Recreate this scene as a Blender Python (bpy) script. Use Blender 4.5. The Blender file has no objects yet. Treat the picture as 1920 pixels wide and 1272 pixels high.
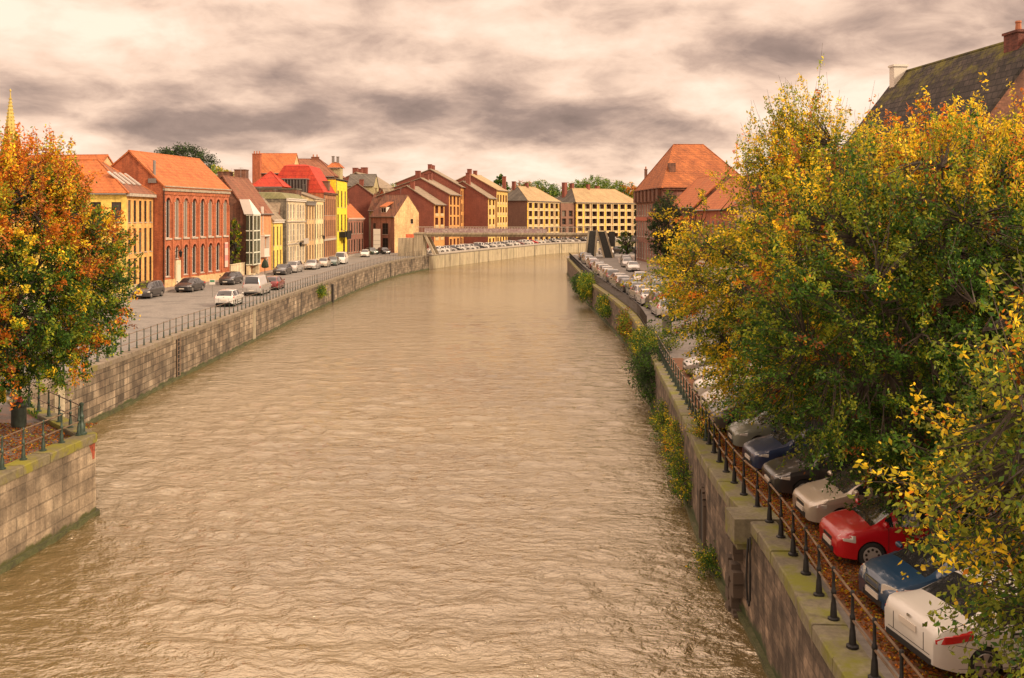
import bpy, math, random
import numpy as np
from mathutils import Vector, noise as mnoise
R = math.radians
scene = bpy.context.scene
C = scene.collection
# ---------------------------------------------------------------- camera
cd = bpy.data.cameras.new("camera"); cam = bpy.data.objects.new("camera", cd); C.objects.link(cam)
cam.location = (0, 0, 8.0); cam.rotation_euler = (R(90), 0, 0)
cd.sensor_width = 36.0; cd.lens = 33.75; cd.shift_y = -0.1203
cd.clip_start = 0.3; cd.clip_end = 6000
scene.camera = cam
scene.view_settings.view_transform = 'Standard'; scene.view_settings.look = 'None'
scene.view_settings.exposure = 0.45; scene.view_settings.gamma = 1.0
SUN_EL, SUN_AZ = 30.0, 118.0        # elevation, compass azimuth (0 = +Y, 90 = +X)
# ---------------------------------------------------------------- world: nishita sky behind a deck of cloud
w = bpy.data.worlds.new("World"); scene.world = w; w.use_nodes = True
nt = w.node_tree; nt.nodes.clear(); L_ = nt.links.new
def nd(t, **k):
    n = nt.nodes.new(t)
    for a, b in k.items(): setattr(n, a, b)
    return n
def mth(op, a, b=None, c=None, clamp=False):
    n = nd('ShaderNodeMath', operation=op, use_clamp=clamp)
    for i, x in enumerate((a, b, c)):
        if x is None: continue
        if isinstance(x, (int, float)): n.inputs[i].default_value = x
        else: L_(x, n.inputs[i])
    return n.outputs[0]
out = nd('ShaderNodeOutputWorld'); bg = nd('ShaderNodeBackground'); bg2 = nd('ShaderNodeBackground'); add = nd('ShaderNodeMixShader')
sky = nd('ShaderNodeTexSky'); sky.sky_type = 'NISHITA'; sky.sun_disc = False
sky.sun_elevation = R(SUN_EL); sky.sun_rotation = R(SUN_AZ)
L_(sky.outputs[0], bg.inputs[0]); bg.inputs[1].default_value = 0.05
tc = nd('ShaderNodeTexCoord'); sx = nd('ShaderNodeSeparateXYZ'); L_(tc.outputs['Generated'], sx.inputs[0])
X, Y, Z = sx.outputs
Zc = mth('MAXIMUM', Z, 0.0)
den = mth('ADD', Zc, 0.30)
cb = nd('ShaderNodeCombineXYZ'); L_(mth('DIVIDE', X, den), cb.inputs[0]); L_(mth('DIVIDE', Y, den), cb.inputs[1])
mp = nd('ShaderNodeMapping'); L_(cb.outputs[0], mp.inputs[0]); mp.inputs['Location'].default_value = (2.3, 1.1, 0); mp.inputs['Scale'].default_value = (1.0, 1.0, 1)
mp.inputs['Rotation'].default_value = (0, 0, R(-12))
def noi(scale, detail, rough, dist=0.0, vec=None):
    n = nd('ShaderNodeTexNoise'); n.inputs['Scale'].default_value = scale; n.inputs['Detail'].default_value = detail
    n.inputs['Roughness'].default_value = rough; n.inputs['Distortion'].default_value = dist
    L_(vec or mp.outputs[0], n.inputs['Vector']); return n.outputs[0]
big = noi(1.0, 2, 0.5, 0.4); mid = noi(2.5, 9, 0.52, 0.25); fine = noi(6.5, 9, 0.62, 0.4)
f = mth('ADD', mth('MULTIPLY', big, 0.70), mth('MULTIPLY', mid, 0.95)); f = mth('ADD', mth('ADD', f, mth('MULTIPLY', fine, 0.36)), -.300)
# broad shape of the deck: heavier bank low over the river bend, thinner cloud higher and to the left
def gauss(u, u0, su, v, v0, sv):
    a = mth('POWER', mth('DIVIDE', mth('SUBTRACT', u, u0), su), 2.0); b = mth('POWER', mth('DIVIDE', mth('SUBTRACT', v, v0), sv), 2.0)
    return mth('EXPONENT', mth('MULTIPLY', mth('ADD', a, b), -1.0))
for (u0, su, v0, sv, amp) in ((0.05, .16, .088, .020, -.12), (-0.42, .30, .10, .035, -.06), (.26, .20, .155, .03, -.07), (-.18, .20, .155, .03, .04),
                              (0.0, .10, .205, .03, .07), (.42, .2, .22, .03, .04), (-.45, .2, .2, .035, .02), (0, 1.2, .026, .018, .10), (-.3, .1, .205, .015, -.08)):
    f = mth('ADD', f, mth('MULTIPLY', gauss(X, u0, su, Z, v0, sv), amp))
cr = nd('ShaderNodeValToRGB'); L_(f, cr.inputs[0]); e = cr.color_ramp.elements
e[0].position = .30; e[0].color = (.17, .12, .10, 1); e[1].position = .84; e[1].color = (.90, .70, .55, 1)
for p, c in ((.47, (.31, .215, .175, 1)), (.57, (.50, .345, .265, 1)), (.68, (.75, .53, .395, 1))):
    q = e.new(p); q.color = c
bright = mth('ADD', mth('MULTIPLY', mth('POWER', mth('MAXIMUM', mth('SUBTRACT', Z, 0.26), 0.0), 0.8), 2.4), 1.0)
vm = nd('ShaderNodeVectorMath', operation='SCALE'); L_(cr.outputs[0], vm.inputs[0]); L_(bright, vm.inputs['Scale'])
L_(vm.outputs[0], bg2.inputs[0]); bg2.inputs[1].default_value = 1.0
add.inputs[0].default_value = .96; L_(bg.outputs[0], add.inputs[1]); L_(bg2.outputs[0], add.inputs[2]); L_(add.outputs[0], out.inputs[0])
# ---------------------------------------------------------------- sun through thin cloud
sd = bpy.data.lights.new("sun", 'SUN'); so = bpy.data.objects.new("sun", sd); C.objects.link(so)
sd.energy = 3.2; sd.angle = R(10); sd.color = (1.0, .80, .56)
sv = Vector((math.sin(R(SUN_AZ)) * math.cos(R(SUN_EL)), math.cos(R(SUN_AZ)) * math.cos(R(SUN_EL)), math.sin(R(SUN_EL))))
so.rotation_euler = sv.to_track_quat('Z', 'Y').to_euler(); so.location = (60, -40, 60)

# ================================================================ helpers
def tag(o, label=None, cat=None, group=None, kind=None):
    if label: o['label'] = label
    if cat: o['category'] = cat
    if group: o['group'] = group
    if kind: o['kind'] = kind
    return o
def empty(name, loc=(0, 0, 0), rz=0, label=None, cat=None, group=None):
    o = bpy.data.objects.new(name, None); C.objects.link(o); o.location = loc; o.rotation_euler = (0, 0, rz)
    o.empty_display_size = .3
    return tag(o, label, cat, group)
def mat_of(m): return m if isinstance(m, (list, tuple)) else [m]
class MB:
    def __init__(s): s.v = []; s.f = []; s.m = []; s.uv = []
    def face(s, pts, m=0, uv=None):
        n = len(s.v); s.v += [tuple(p) for p in pts]; s.f.append(tuple(range(n, n + len(pts)))); s.m.append(m); s.uv.append(uv)
    def box(s, x0, x1, y0, y1, z0, z1, m=0):
        n = len(s.v); s.v += [(x0, y0, z0), (x1, y0, z0), (x1, y1, z0), (x0, y1, z0), (x0, y0, z1), (x1, y0, z1), (x1, y1, z1), (x0, y1, z1)]
        for q in ((0, 3, 2, 1), (4, 5, 6, 7), (0, 1, 5, 4), (1, 2, 6, 5), (2, 3, 7, 6), (3, 0, 4, 7)): s.f.append(tuple(n + i for i in q)); s.m.append(m); s.uv.append(None)
    def hexa(s, b, t, m=0):
        n = len(s.v); s.v += [tuple(p) for p in b] + [tuple(p) for p in t]; k = len(b)
        s.f.append(tuple(n + i for i in reversed(range(k)))); s.f.append(tuple(n + k + i for i in range(k)))
        for i in range(k): s.f.append((n + i, n + (i + 1) % k, n + k + (i + 1) % k, n + k + i))
        for _ in range(k + 2): s.m.append(m); s.uv.append(None)
    def tube(s, pts, rad, n=8, m=0, cap=True):
        pts = [Vector(p) for p in pts]
        if isinstance(rad, (int, float)): rad = [rad] * len(pts)
        base = len(s.v)
        for i, p in enumerate(pts):
            d = (pts[min(i + 1, len(pts) - 1)] - pts[max(i - 1, 0)])
            if d.length < 1e-9: d = Vector((0, 0, 1))
            d.normalize(); a = d.cross(Vector((0, 0, 1)) if abs(d.z) < .95 else Vector((1, 0, 0))).normalized(); b = d.cross(a)
            for k in range(n):
                t = 2 * math.pi * k / n; q = p + (a * math.cos(t) + b * math.sin(t)) * rad[i]; s.v.append(tuple(q))
        for i in range(len(pts) - 1):
            for k in range(n):
                s.f.append((base + i * n + k, base + i * n + (k + 1) % n, base + (i + 1) * n + (k + 1) % n, base + (i + 1) * n + k)); s.m.append(m); s.uv.append(None)
        if cap:
            s.f.append(tuple(base + k for k in range(n))); s.m.append(m); s.uv.append(None)
            s.f.append(tuple(base + (len(pts) - 1) * n + k for k in reversed(range(n)))); s.m.append(m); s.uv.append(None)
    def lathe(s, prof, cx=0, cy=0, n=12, m=0):
        s.tube([(cx, cy, z) for z, r in prof], [r for z, r in prof], n, m)
    def cyl(s, c, axis, r, h, n=16, m=0):
        c = Vector(c); a = Vector(axis).normalized(); s.tube([c - a * h / 2, c + a * h / 2], r, n, m)
    def build(s, name, mats, parent=None, smooth=None, loc=None, rz=None):
        me = bpy.data.meshes.new(name); me.from_pydata(s.v, [], s.f)
        for q in mat_of(mats): me.materials.append(q)
        me.polygons.foreach_set('material_index', s.m)
        if any(u is not None for u in s.uv):
            ul = me.uv_layers.new(name='UVMap'); i = 0; arr = []
            for fc, u in zip(s.f, s.uv):
                for k in range(len(fc)): arr += list(u[k]) if u else [0, 0]
            ul.data.foreach_set('uv', arr)
        if smooth is not None:
            me.polygons.foreach_set('use_smooth', [True] * len(me.polygons)); me.set_sharp_from_angle(angle=R(smooth))
        me.update(); o = bpy.data.objects.new(name, me); C.objects.link(o); o.parent = parent
        if loc: o.location = loc
        if rz is not None: o.rotation_euler = (0, 0, rz)
        return o
def copy_tree(o, parent=None):
    c = o.copy(); C.objects.link(c); c.parent = parent
    for ch in [x for x in o.children]: copy_tree(ch, c)
    return c
def inst(src, name, parent, loc, rz=0):
    o = bpy.data.objects.new(name, src); C.objects.link(o); o.parent = parent; o.location = loc; o.rotation_euler = (0, 0, rz); return o

# ================================================================ materials
def newmat(name):
    m = bpy.data.materials.new(name); m.use_nodes = True; n = m.node_tree.nodes; n.clear()
    o = n.new('ShaderNodeOutputMaterial'); b = n.new('ShaderNodeBsdfPrincipled'); m.node_tree.links.new(b.outputs[0], o.inputs[0])
    return m, m.node_tree, b, o
def plain(name, col, rough=.6, metal=0.0, coat=0.0, spec=.5, var=0.0, vscale=3.0):
    m, t, b, o = newmat(name)
    b.inputs['Base Color'].default_value = (*col, 1); b.inputs['Roughness'].default_value = rough; b.inputs['Metallic'].default_value = metal
    b.inputs['Coat Weight'].default_value = coat; b.inputs['Coat Roughness'].default_value = .05; b.inputs['Specular IOR Level'].default_value = spec
    if var:
        tcn = t.nodes.new('ShaderNodeTexCoord'); nz = t.nodes.new('ShaderNodeTexNoise'); nz.inputs['Scale'].default_value = vscale; nz.inputs['Detail'].default_value = 6
        rp = t.nodes.new('ShaderNodeValToRGB'); rp.color_ramp.elements[0].position = .3; rp.color_ramp.elements[1].position = .7
        rp.color_ramp.elements[0].color = (*[c * (1 - var) for c in col], 1); rp.color_ramp.elements[1].color = (*[min(1, c * (1 + var)) for c in col], 1)
        t.links.new(tcn.outputs['Object'], nz.inputs['Vector']); t.links.new(nz.outputs[0], rp.inputs[0]); t.links.new(rp.outputs[0], b.inputs['Base Color'])
    return m
def surf(name, cols, scale=.6, rough=.85, brick=None, tiles=None, bump=.4, streak=.35, uv=False, moss=None, fine=12.0, mortar=None):
    """wall / roof / ground surface: patchy colour, optional brick or tile courses, vertical streaks of dirt, bump"""
    m, t, b, o = newmat(name); N = t.nodes.new; L = t.links.new
    b.inputs['Roughness'].default_value = rough
    tcn = N('ShaderNodeTexCoord'); src = tcn.outputs['UV'] if uv else tcn.outputs['Object']
    sp = N('ShaderNodeSeparateXYZ'); L(src, sp.inputs[0])
    if uv: flat = src; zz = sp.outputs[1]
    else:
        ad = N('ShaderNodeMath'); ad.operation = 'ADD'; L(sp.outputs[0], ad.inputs[0]); L(sp.outputs[1], ad.inputs[1])
        cbn = N('ShaderNodeCombineXYZ'); L(ad.outputs[0], cbn.inputs[0]); L(sp.outputs[2], cbn.inputs[1]); flat = cbn.outputs[0]; zz = sp.outputs[2]
    nz = N('ShaderNodeTexNoise'); nz.inputs['Scale'].default_value = scale; nz.inputs['Detail'].default_value = 8; nz.inputs['Roughness'].default_value = .62; L(src, nz.inputs['Vector'])
    rp = N('ShaderNodeValToRGB'); L(nz.outputs[0], rp.inputs[0]); el = rp.color_ramp.elements
    el[0].position = .32; el[0].color = (*cols[0], 1); el[1].position = .68; el[1].color = (*cols[-1], 1)
    for i, c in enumerate(cols[1:-1]): q = el.new(.32 + .36 * (i + 1) / (len(cols) - 1)); q.color = (*c, 1)
    col = rp.outputs[0]
    def mix(kind, fac, a, bb):
        mx = N('ShaderNodeMix'); mx.data_type = 'RGBA'; mx.blend_type = kind
        if isinstance(fac, float): mx.inputs[0].default_value = fac
        else: L(fac, mx.inputs[0])
        for i, q in ((6, a), (7, bb)):
            if isinstance(q, tuple): mx.inputs[i].default_value = (*q, 1)
            else: L(q, mx.inputs[i])
        return mx.outputs[2]
    hgt = []
    fn = N('ShaderNodeTexNoise'); fn.inputs['Scale'].default_value = fine; fn.inputs['Detail'].default_value = 4; L(src, fn.inputs['Vector'])
    r2 = N('ShaderNodeMapRange'); r2.inputs[1].default_value = .3; r2.inputs[2].default_value = .7; r2.inputs[3].default_value = .78; r2.inputs[4].default_value = 1.2; L(fn.outputs[0], r2.inputs[0])
    cc = N('ShaderNodeCombineColor')
    for i in range(3): L(r2.outputs[0], cc.inputs[i])
    col = mix('MULTIPLY', 1.0, col, cc.outputs[0]); hgt.append((fn.outputs[0], .3))
    if streak:
        mpn = N('ShaderNodeMapping'); mpn.inputs['Scale'].default_value = (1.6, .12, 1); L(flat, mpn.inputs[0])
        sn = N('ShaderNodeTexNoise'); sn.inputs['Scale'].default_value = 1.6; sn.inputs['Detail'].default_value = 5; L(mpn.outputs[0], sn.inputs['Vector'])
        sr = N('ShaderNodeMapRange'); sr.inputs[1].default_value = .38; sr.inputs[2].default_value = .62; sr.inputs[3].default_value = 1 - streak; sr.inputs[4].default_value = 1.08; L(sn.outputs[0], sr.inputs[0])
        c2 = N('ShaderNodeCombineColor')
        for i in range(3): L(sr.outputs[0], c2.inputs[i])
        col = mix('MULTIPLY', 1.0, col, c2.outputs[0])
    if brick:
        bw, bh, amt = brick
        br = N('ShaderNodeTexBrick'); L(flat, br.inputs['Vector']); br.inputs['Scale'].default_value = 1.0; br.inputs['Brick Width'].default_value = bw; br.inputs['Row Height'].default_value = bh
        br.inputs['Mortar Size'].default_value = bh * .07; br.inputs['Mortar Smooth'].default_value = .3
        br.inputs['Color1'].default_value = (1 - amt, 1 - amt, 1 - amt, 1); br.inputs['Color2'].default_value = (1 + amt * .6, 1 + amt * .6, 1 + amt * .6, 1); mc = mortar if mortar is not None else .55
        br.inputs['Mortar'].default_value = (mc, mc, mc, 1)
        col = mix('MULTIPLY', 1.0, col, br.outputs[0])
        iv = N('ShaderNodeMath'); iv.operation = 'SUBTRACT'; iv.inputs[0].default_value = 1; L(br.outputs['Fac'], iv.inputs[1]); hgt.append((iv.outputs[0], 1.0))
    if tiles:
        def saw(inp, per):
            a = N('ShaderNodeMath'); a.operation = 'MULTIPLY'; L(inp, a.inputs[0]); a.inputs[1].default_value = 1 / per
            bq = N('ShaderNodeMath'); bq.operation = 'FRACT'; L(a.outputs[0], bq.inputs[0]); return bq.outputs[0]
        s1 = saw(zz, tiles)
        mr = N('ShaderNodeMapRange'); mr.inputs[1].default_value = 0; mr.inputs[2].default_value = .25; mr.inputs[3].default_value = .62; mr.inputs[4].default_value = 1.0; L(s1, mr.inputs[0])
        c3 = N('ShaderNodeCombineColor')
        for i in range(3): L(mr.outputs[0], c3.inputs[i])
        col = mix('MULTIPLY', .8, col, c3.outputs[0]); hgt.append((s1, -1.0))
    if moss:
        mc, pos, wid, lo, hi = moss      # colour, noise threshold, softness, height band over which it grows
        mn = N('ShaderNodeTexNoise'); mn.inputs['Scale'].default_value = .9; mn.inputs['Detail'].default_value = 8; mn.inputs['Roughness'].default_value = .7; L(src, mn.inputs['Vector'])
        hr = N('ShaderNodeMapRange'); hr.inputs[1].default_value = lo; hr.inputs[2].default_value = hi; hr.inputs[3].default_value = -.25; hr.inputs[4].default_value = .25; L(zz, hr.inputs[0])
        a = N('ShaderNodeMath'); a.operation = 'ADD'; L(mn.outputs[0], a.inputs[0]); L(hr.outputs[0], a.inputs[1])
        m2 = N('ShaderNodeMapRange'); m2.inputs[1].default_value = pos; m2.inputs[2].default_value = pos + wid; L(a.outputs[0], m2.inputs[0])
        col = mix('MIX', m2.outputs[0], col, mc)
    L(col, b.inputs['Base Color'])
    prev = None
    if bump:
        for h, s in hgt:
            bp = N('ShaderNodeBump'); bp.inputs['Strength'].default_value = bump * abs(s); bp.invert = s < 0; bp.inputs['Distance'].default_value = .03; L(h, bp.inputs['Height'])
            if prev: L(prev, bp.inputs['Normal'])
            prev = bp.outputs[0]
        L(prev, b.inputs['Normal'])
    return m
# ================================================================ banks and water
WZ = -2.8; CZ = .15
RW = [(5.45, 2), (5.73, 16.5), (6.05, 21.4), (6.2, 25.3), (6.1, 26.6), (6.2, 30.8), (6.8, 38.7), (7.6, 50.3), (9.1, 69.6), (9.5, 78.9), (9.5, 93.9), (9.25, 114), (9.6, 140), (10.3, 179), (12.0, 193), (18, 205), (30, 216), (60, 235), (140, 262)]
LP = [(-16.8, 0), (-15.9, 20), (-15.5, 29), (-15.05, 34.7), (-18.1, 38.1), (-21.1, 41.4), (-22, 42.6)]
LW = [(-22, 42.6), (-21.9, 54.1), (-22.2, 63.9), (-22.2, 71.4), (-22.3, 82.6), (-22.5, 102), (-22.4, 120), (-22.1, 144), (-20.7, 170), (-16.8, 193.6)]
LM = [(-16.8, 193.6), (-9.4, 217), (0, 243.6), (8.1, 267), (15, 280), (23.5, 288), (38, 300), (80, 322), (160, 350)]
def smooth(pts, n=4):
    P = [Vector((*p, 0)) for p in pts]; r = []
    for i in range(len(P) - 1):
        a, b, c, d = P[max(i - 1, 0)], P[i], P[i + 1], P[min(i + 2, len(P) - 1)]
        for k in range(n):
            t = k / n; q = b * 2 + (c - a) * t + (a * 2 - b * 5 + c * 4 - d) * t * t + (b * 3 - a - c * 3 + d) * t ** 3
            r.append((q.x / 2, q.y / 2))
    r.append((P[-1].x, P[-1].y)); return r
def offset(pts, d):
    """shift a polyline to its left by d"""
    r = []
    for i, p in enumerate(pts):
        a = Vector(pts[max(i - 1, 0)]); b = Vector(pts[min(i + 1, len(pts) - 1)]); c = Vector(p)
        if 0 < i < len(pts) - 1:
            u = (c - a).normalized(); v = (b - c).normalized(); n = Vector((-u.y - v.y, u.x + v.x)).normalized()
            k = 1 / max(.5, n.dot(Vector((-u.y, u.x))))
        else:
            u = (b - a).normalized(); n = Vector((-u.y, u.x)); k = 1
        r.append((c.x + n.x * d * k, c.y + n.y * d * k))
    return r
def along(pts, step, start=0.0, end=None):
    """points and headings every step metres"""
    r = []; s = 0; nxt = start
    for a, b in zip(pts, pts[1:]):
        a = Vector(a); b = Vector(b); l = (b - a).length
        while nxt <= s + l + 1e-6:
            if end is not None and nxt > end: return r
            t = (nxt - s) / l; q = a.lerp(b, t); r.append((q.x, q.y, math.atan2(b.y - a.y, b.x - a.x), nxt)); nxt += step
        s += l
    return r
def ypart(pts, y0, y1):
    """piece of a polyline (going up in y) between two y values"""
    r = []
    def at(y):
        for a, b in zip(pts, pts[1:]):
            if (a[1] - y) * (b[1] - y) <= 0 and a[1] != b[1]:
                t = (y - a[1]) / (b[1] - a[1]); return (a[0] + (b[0] - a[0]) * t, y)
    r.append(at(y0)); r += [p for p in pts if y0 < p[1] < y1]; r.append(at(y1)); return r
RWs = smooth(RW[:14], 3) + smooth(RW[13:], 4)[1:]; LWs = smooth(LW, 4); LMs = smooth(LM, 5)

asphalt = surf('asphalt', [(.10, .092, .082), (.19, .17, .148), (.13, .118, .105)], scale=.35, rough=.9, streak=0, bump=.25, fine=5)
paving = surf('paving', [(.19, .155, .13), (.27, .22, .18)], scale=.5, rough=.9, streak=0, bump=.3, fine=6)
kerbm = surf('kerb_stone', [(.27, .23, .19), (.36, .31, .26)], scale=.8, streak=0, bump=.2)
litter = surf('litter_ground', [(.07, .05, .04), (.22, .085, .025), (.10, .06, .04), (.26, .11, .02)], scale=3.2, rough=.95, streak=0, bump=.8, fine=22)
stone_l = surf('quay_stone_pale', [(.085, .06, .04), (.20, .15, .10), (.36, .285, .20)], scale=.55, uv=True, brick=(.80, .40, .42), bump=.5, streak=.45, moss=((.045, .055, .015), .62, .12, -2.25, -2.62), mortar=.42)
stone_p = surf('quay_stone_platform', [(.13, .095, .062), (.24, .18, .12), (.40, .31, .21)], scale=.9, uv=True, brick=(1.05, .46, .2), bump=.5, streak=.35, moss=((.06, .06, .015), .62, .12, -2.2, -2.6), mortar=.7)
stone_m = surf('quay_concrete', [(.26, .21, .13), (.38, .31, .20), (.33, .28, .17)], scale=.4, uv=True, brick=(9.0, 3.2, .08), bump=.3, streak=.28, mortar=.4)
stone_r = surf('quay_stone_dark', [(.045, .032, .022), (.14, .10, .07), (.30, .22, .15)], scale=1.6, uv=True, brick=(.55, .27, .38), bump=1.0, streak=.5, moss=((.035, .05, .012), .60, .12, -1.9, -2.6), fine=9, mortar=.75)
mossy = surf('mossy_coping', [(.11, .09, .05), (.17, .14, .08)], scale=1.2, streak=0, bump=.7, fine=9, moss=((.19, .17, .014), .46, .13, -8, 8))
mossy_l = surf('weathered_coping', [(.13, .10, .07), (.22, .18, .13)], scale=1.2, streak=0, bump=.7, fine=9, moss=((.15, .13, .018), .56, .14, -8, 8))
coping_r = surf('mossy_coping_green', [(.12, .10, .07), (.19, .17, .10)], scale=1.3, streak=0, bump=.8, fine=10, moss=((.145, .145, .014), .46, .15, -8, 8))
algae = surf('algae_footing', [(.035, .03, .015), (.06, .065, .02), (.09, .08, .04)], scale=1.5, uv=False, streak=0, bump=.8)

def strip(mb, pts, o0, o1, z0, z1, sgn, L0=0, m=0, caps=True):
    A = offset(pts, sgn * o0); B = offset(pts, sgn * o1); s = L0
    for i in range(len(pts) - 1):
        l = math.dist(pts[i], pts[i + 1]); a, b, c, d = A[i], A[i + 1], B[i + 1], B[i]
        mb.face([(*a, z0), (*b, z0), (*b, z1), (*a, z1)], m, [(s, z0), (s + l, z0), (s + l, z1), (s, z1)])
        mb.face([(*d, z0), (*c, z0), (*c, z1), (*d, z1)], m, [(s, z0), (s + l, z0), (s + l, z1), (s, z1)])
        mb.face([(*a, z1), (*b, z1), (*c, z1), (*d, z1)], m, [(s, z1), (s + l, z1), (s + l, z1 + .5), (s, z1 + .5)])
        mb.face([(*a, z0), (*b, z0), (*c, z0), (*d, z0)], m, [(s, z1), (s + l, z1), (s + l, z1 + .5), (s, z1 + .5)])
        s += l
    if caps:
        for i in (0, -1): mb.face([(*A[i], z0), (*B[i], z0), (*B[i], z1), (*A[i], z1)], m, [(0, z0), (.5, z0), (.5, z1), (0, z1)])
def quay(name, label, pts, sgn, wm, cm, stone=1.6, cw=.62, cz=CZ, ch=.30, foot=True, step=.0, ledge=.07):
    root = empty(name, (0, 0, 0), 0, label, 'quay wall', 'stone quay walls of the river')
    mb = MB(); strip(mb, pts, 0, .5, -4.6, cz - ch, sgn); mb.build('wall_face', wm, root)
    cp = MB(); rnd = random.Random(len(pts)); tot = sum(math.dist(a, b) for a, b in zip(pts, pts[1:]))
    n = max(1, int(tot / stone)); st = tot / n; q = along(pts, st)
    a_ = offset(pts, -sgn * ledge)
    for i in range(min(n, len(q) - 1)):
        x0, y0, h0, _ = q[i]; x1, y1, h1, _ = q[i + 1]
        d = Vector((x1 - x0, y1 - y0)); l = d.length; d.normalize(); nn = Vector((-d.y, d.x)) * sgn; g = .012
        P0 = Vector((x0, y0)) + d * g; P1 = Vector((x1, y1)) - d * g; dz = rnd.uniform(-.012, .012); od = ledge + rnd.uniform(-.012, .012)
        bb = [P0 - nn * od, P1 - nn * od, P1 + nn * cw, P0 + nn * cw]
        b2 = [P0 - nn * (od - .03), P1 - nn * (od - .03), P1 + nn * (cw - .02), P0 + nn * (cw - .02)]
        z0 = cz - ch; z1 = cz + dz
        cp.hexa([(*p, z0) for p in bb], [(*p, z1 - .03) for p in bb]); 
        cp.hexa([(*p, z1 - .031) for p in bb], [(*p, z1) for p in b2])
    cp.build('coping', cm, root)
    if foot:
        fb = MB(); strip(fb, pts, -.13, .2, -4.4, WZ + .16, sgn); fb.build('footing', algae, root)
    return root
qp = quay('quay_wall', 'pale squared stone wall and mossy coping of the platform corner at lower left', LP, 1, stone_p, mossy, 1.5)
ql = quay('quay_wall', 'long weathered brown stone wall under the left street, with dark ladder slots', LWs, 1, stone_l, mossy_l, 1.8)
qm = quay('quay_wall', 'pale concrete wall under the row of parked cars at the far bend', LMs, 1, stone_m, kerbm, 6, foot=False, cz=.35, ch=.35)
qr = quay('quay_wall', 'dark rough stone wall with green mossy coping below the nose-in parked cars', ypart(RWs, 2.2, 25.2), -1, stone_r, coping_r, 1.3, cw=.62, ledge=.05)
qr2 = quay('quay_wall', 'rough stone wall with an arched outlet overgrown by plants on the right bank', ypart(RWs, 25.2, 52), -1, stone_r, coping_r, 1.5, cw=.62, ledge=.05)
qr3 = quay('quay_wall', 'ivy covered stone wall along the right street up to the headland', ypart(RWs, 52, 179), -1, stone_r, mossy, 1.8)
qr4 = quay('quay_wall', 'low far wall turning right behind the headland', RWs[RWs.index(min(RWs, key=lambda p: abs(p[1] - 179))):], -1, stone_m, kerbm, 4, foot=False)
# ---- features of the walls
dark = plain('dark_metal', (.012, .011, .010), .6, .3)
iron_g = plain('green_iron', (.035, .055, .040), .5, .2, var=.35, vscale=9)
iron_b = plain('black_iron', (.016, .015, .015), .5, .3, var=.4, vscale=8)
rust = plain('worn_rail', (.22, .15, .10), .5, .5, var=.4, vscale=4)
def wall_pt(pts, y, out):
    a = ypart(pts, y, y + .5); d = Vector((a[1][0] - a[0][0], a[1][1] - a[0][1])).normalized(); return a[0], d
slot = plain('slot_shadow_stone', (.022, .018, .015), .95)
def slot_part(parent, pts, y, w, z0, z1, mt, proud=.03, name='ladder_slot', rungs=False, sgn=1):
    p, d = wall_pt(pts, y, 0); n = Vector((d.y, -d.x)) * sgn; mb = MB(); P = Vector(p)
    a = P + n * proud; b = a + d * w; c = P - n * .1 + d * w; e_ = P - n * .1
    mb.hexa([(*q, z0) for q in (a, b, c, e_)], [(*q, z1) for q in (a, b, c, e_)])
    if rungs:
        for k in range(9):
            z = z0 + .2 + k * .28
            mb.tube([(*(a + d * .06 + n * .05), z), (*(b - d * .06 + n * .05), z)], .02, 6, 1)
        for q in (a, b): mb.tube([(*(q + n * .05), z0), (*(q + n * .05), z1)], .03, 6, 1)
    return mb.build(name, [mt, rust], parent)
pil = surf('pale_pier_stone', [(.30, .25, .17), (.42, .36, .25)], scale=.7, streak=.3, bump=.3)
slot_part(ql, LWs, 63.4, .62, WZ, .1, slot, rungs=True)
slot_part(ql, LWs, 102.2, .35, WZ + .1, .0, slot)
slot_part(ql, LWs, 119, .55, WZ - .1, -.5, slot, .22, name='mooring_pile')
slot_part(ql, LWs, 82.6, .75, WZ, -.17, pil, .05, name='pale_pilaster')
slot_part(ql, LWs, 46.0, 1.0, WZ, -.17, pil, .06, name='pale_pilaster')
for yy in (136, 152, 166, 181): slot_part(ql, LWs, yy, .3, WZ, -.1, slot, .04, name='drain_slot')
for yy in (205, 222, 240, 262, 279): slot_part(qm, LMs, yy, .22, WZ, .05, slot, .03, name='wall_joint')
# right wall: buttress block, rough column, arched outlet, hanging cable, red paint on the left corner
mb = MB(); mb.box(5.72, 6.9, 24.7, 25.75, -.45, .19); mb.box(5.82, 6.9, 24.8, 25.65, -.62, -.45); mb.build('buttress_cap', coping_r, qr)
mb = MB(); rr = random.Random(5)
for k in range(46):
    y = rr.uniform(25.8, 26.5); z = rr.uniform(-2.9, -.3); s = rr.uniform(.08, .2)
    mb.box(5.98 - s * .4 , 6.3, y - s, y + s * .9, z - s * .8, z + s * .8)
mb.build('rubble_column', stone_r, qr2)
mb = MB(); P, d = wall_pt(RWs, 31.2, 0); n = Vector((-d.y, d.x)); P = Vector(P)
arc = [(-.42, WZ - .1), (-.42, -1.3)] + [(-.42 * math.cos(t), -1.3 + .42 * math.sin(t)) for t in [math.pi * k / 8 for k in range(1, 8)]] + [(.42, -1.3), (.42, WZ - .1)]
q = [P + n * .012 + d * a for a, z in arc]; mb.hexa([(*(P + n * .05 + d * a), z) for a, z in arc], [(*(P - n * .2 + d * a), z) for a, z in arc]); mb.build('arched_outlet', slot, qr2)
mb = MB()
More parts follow.
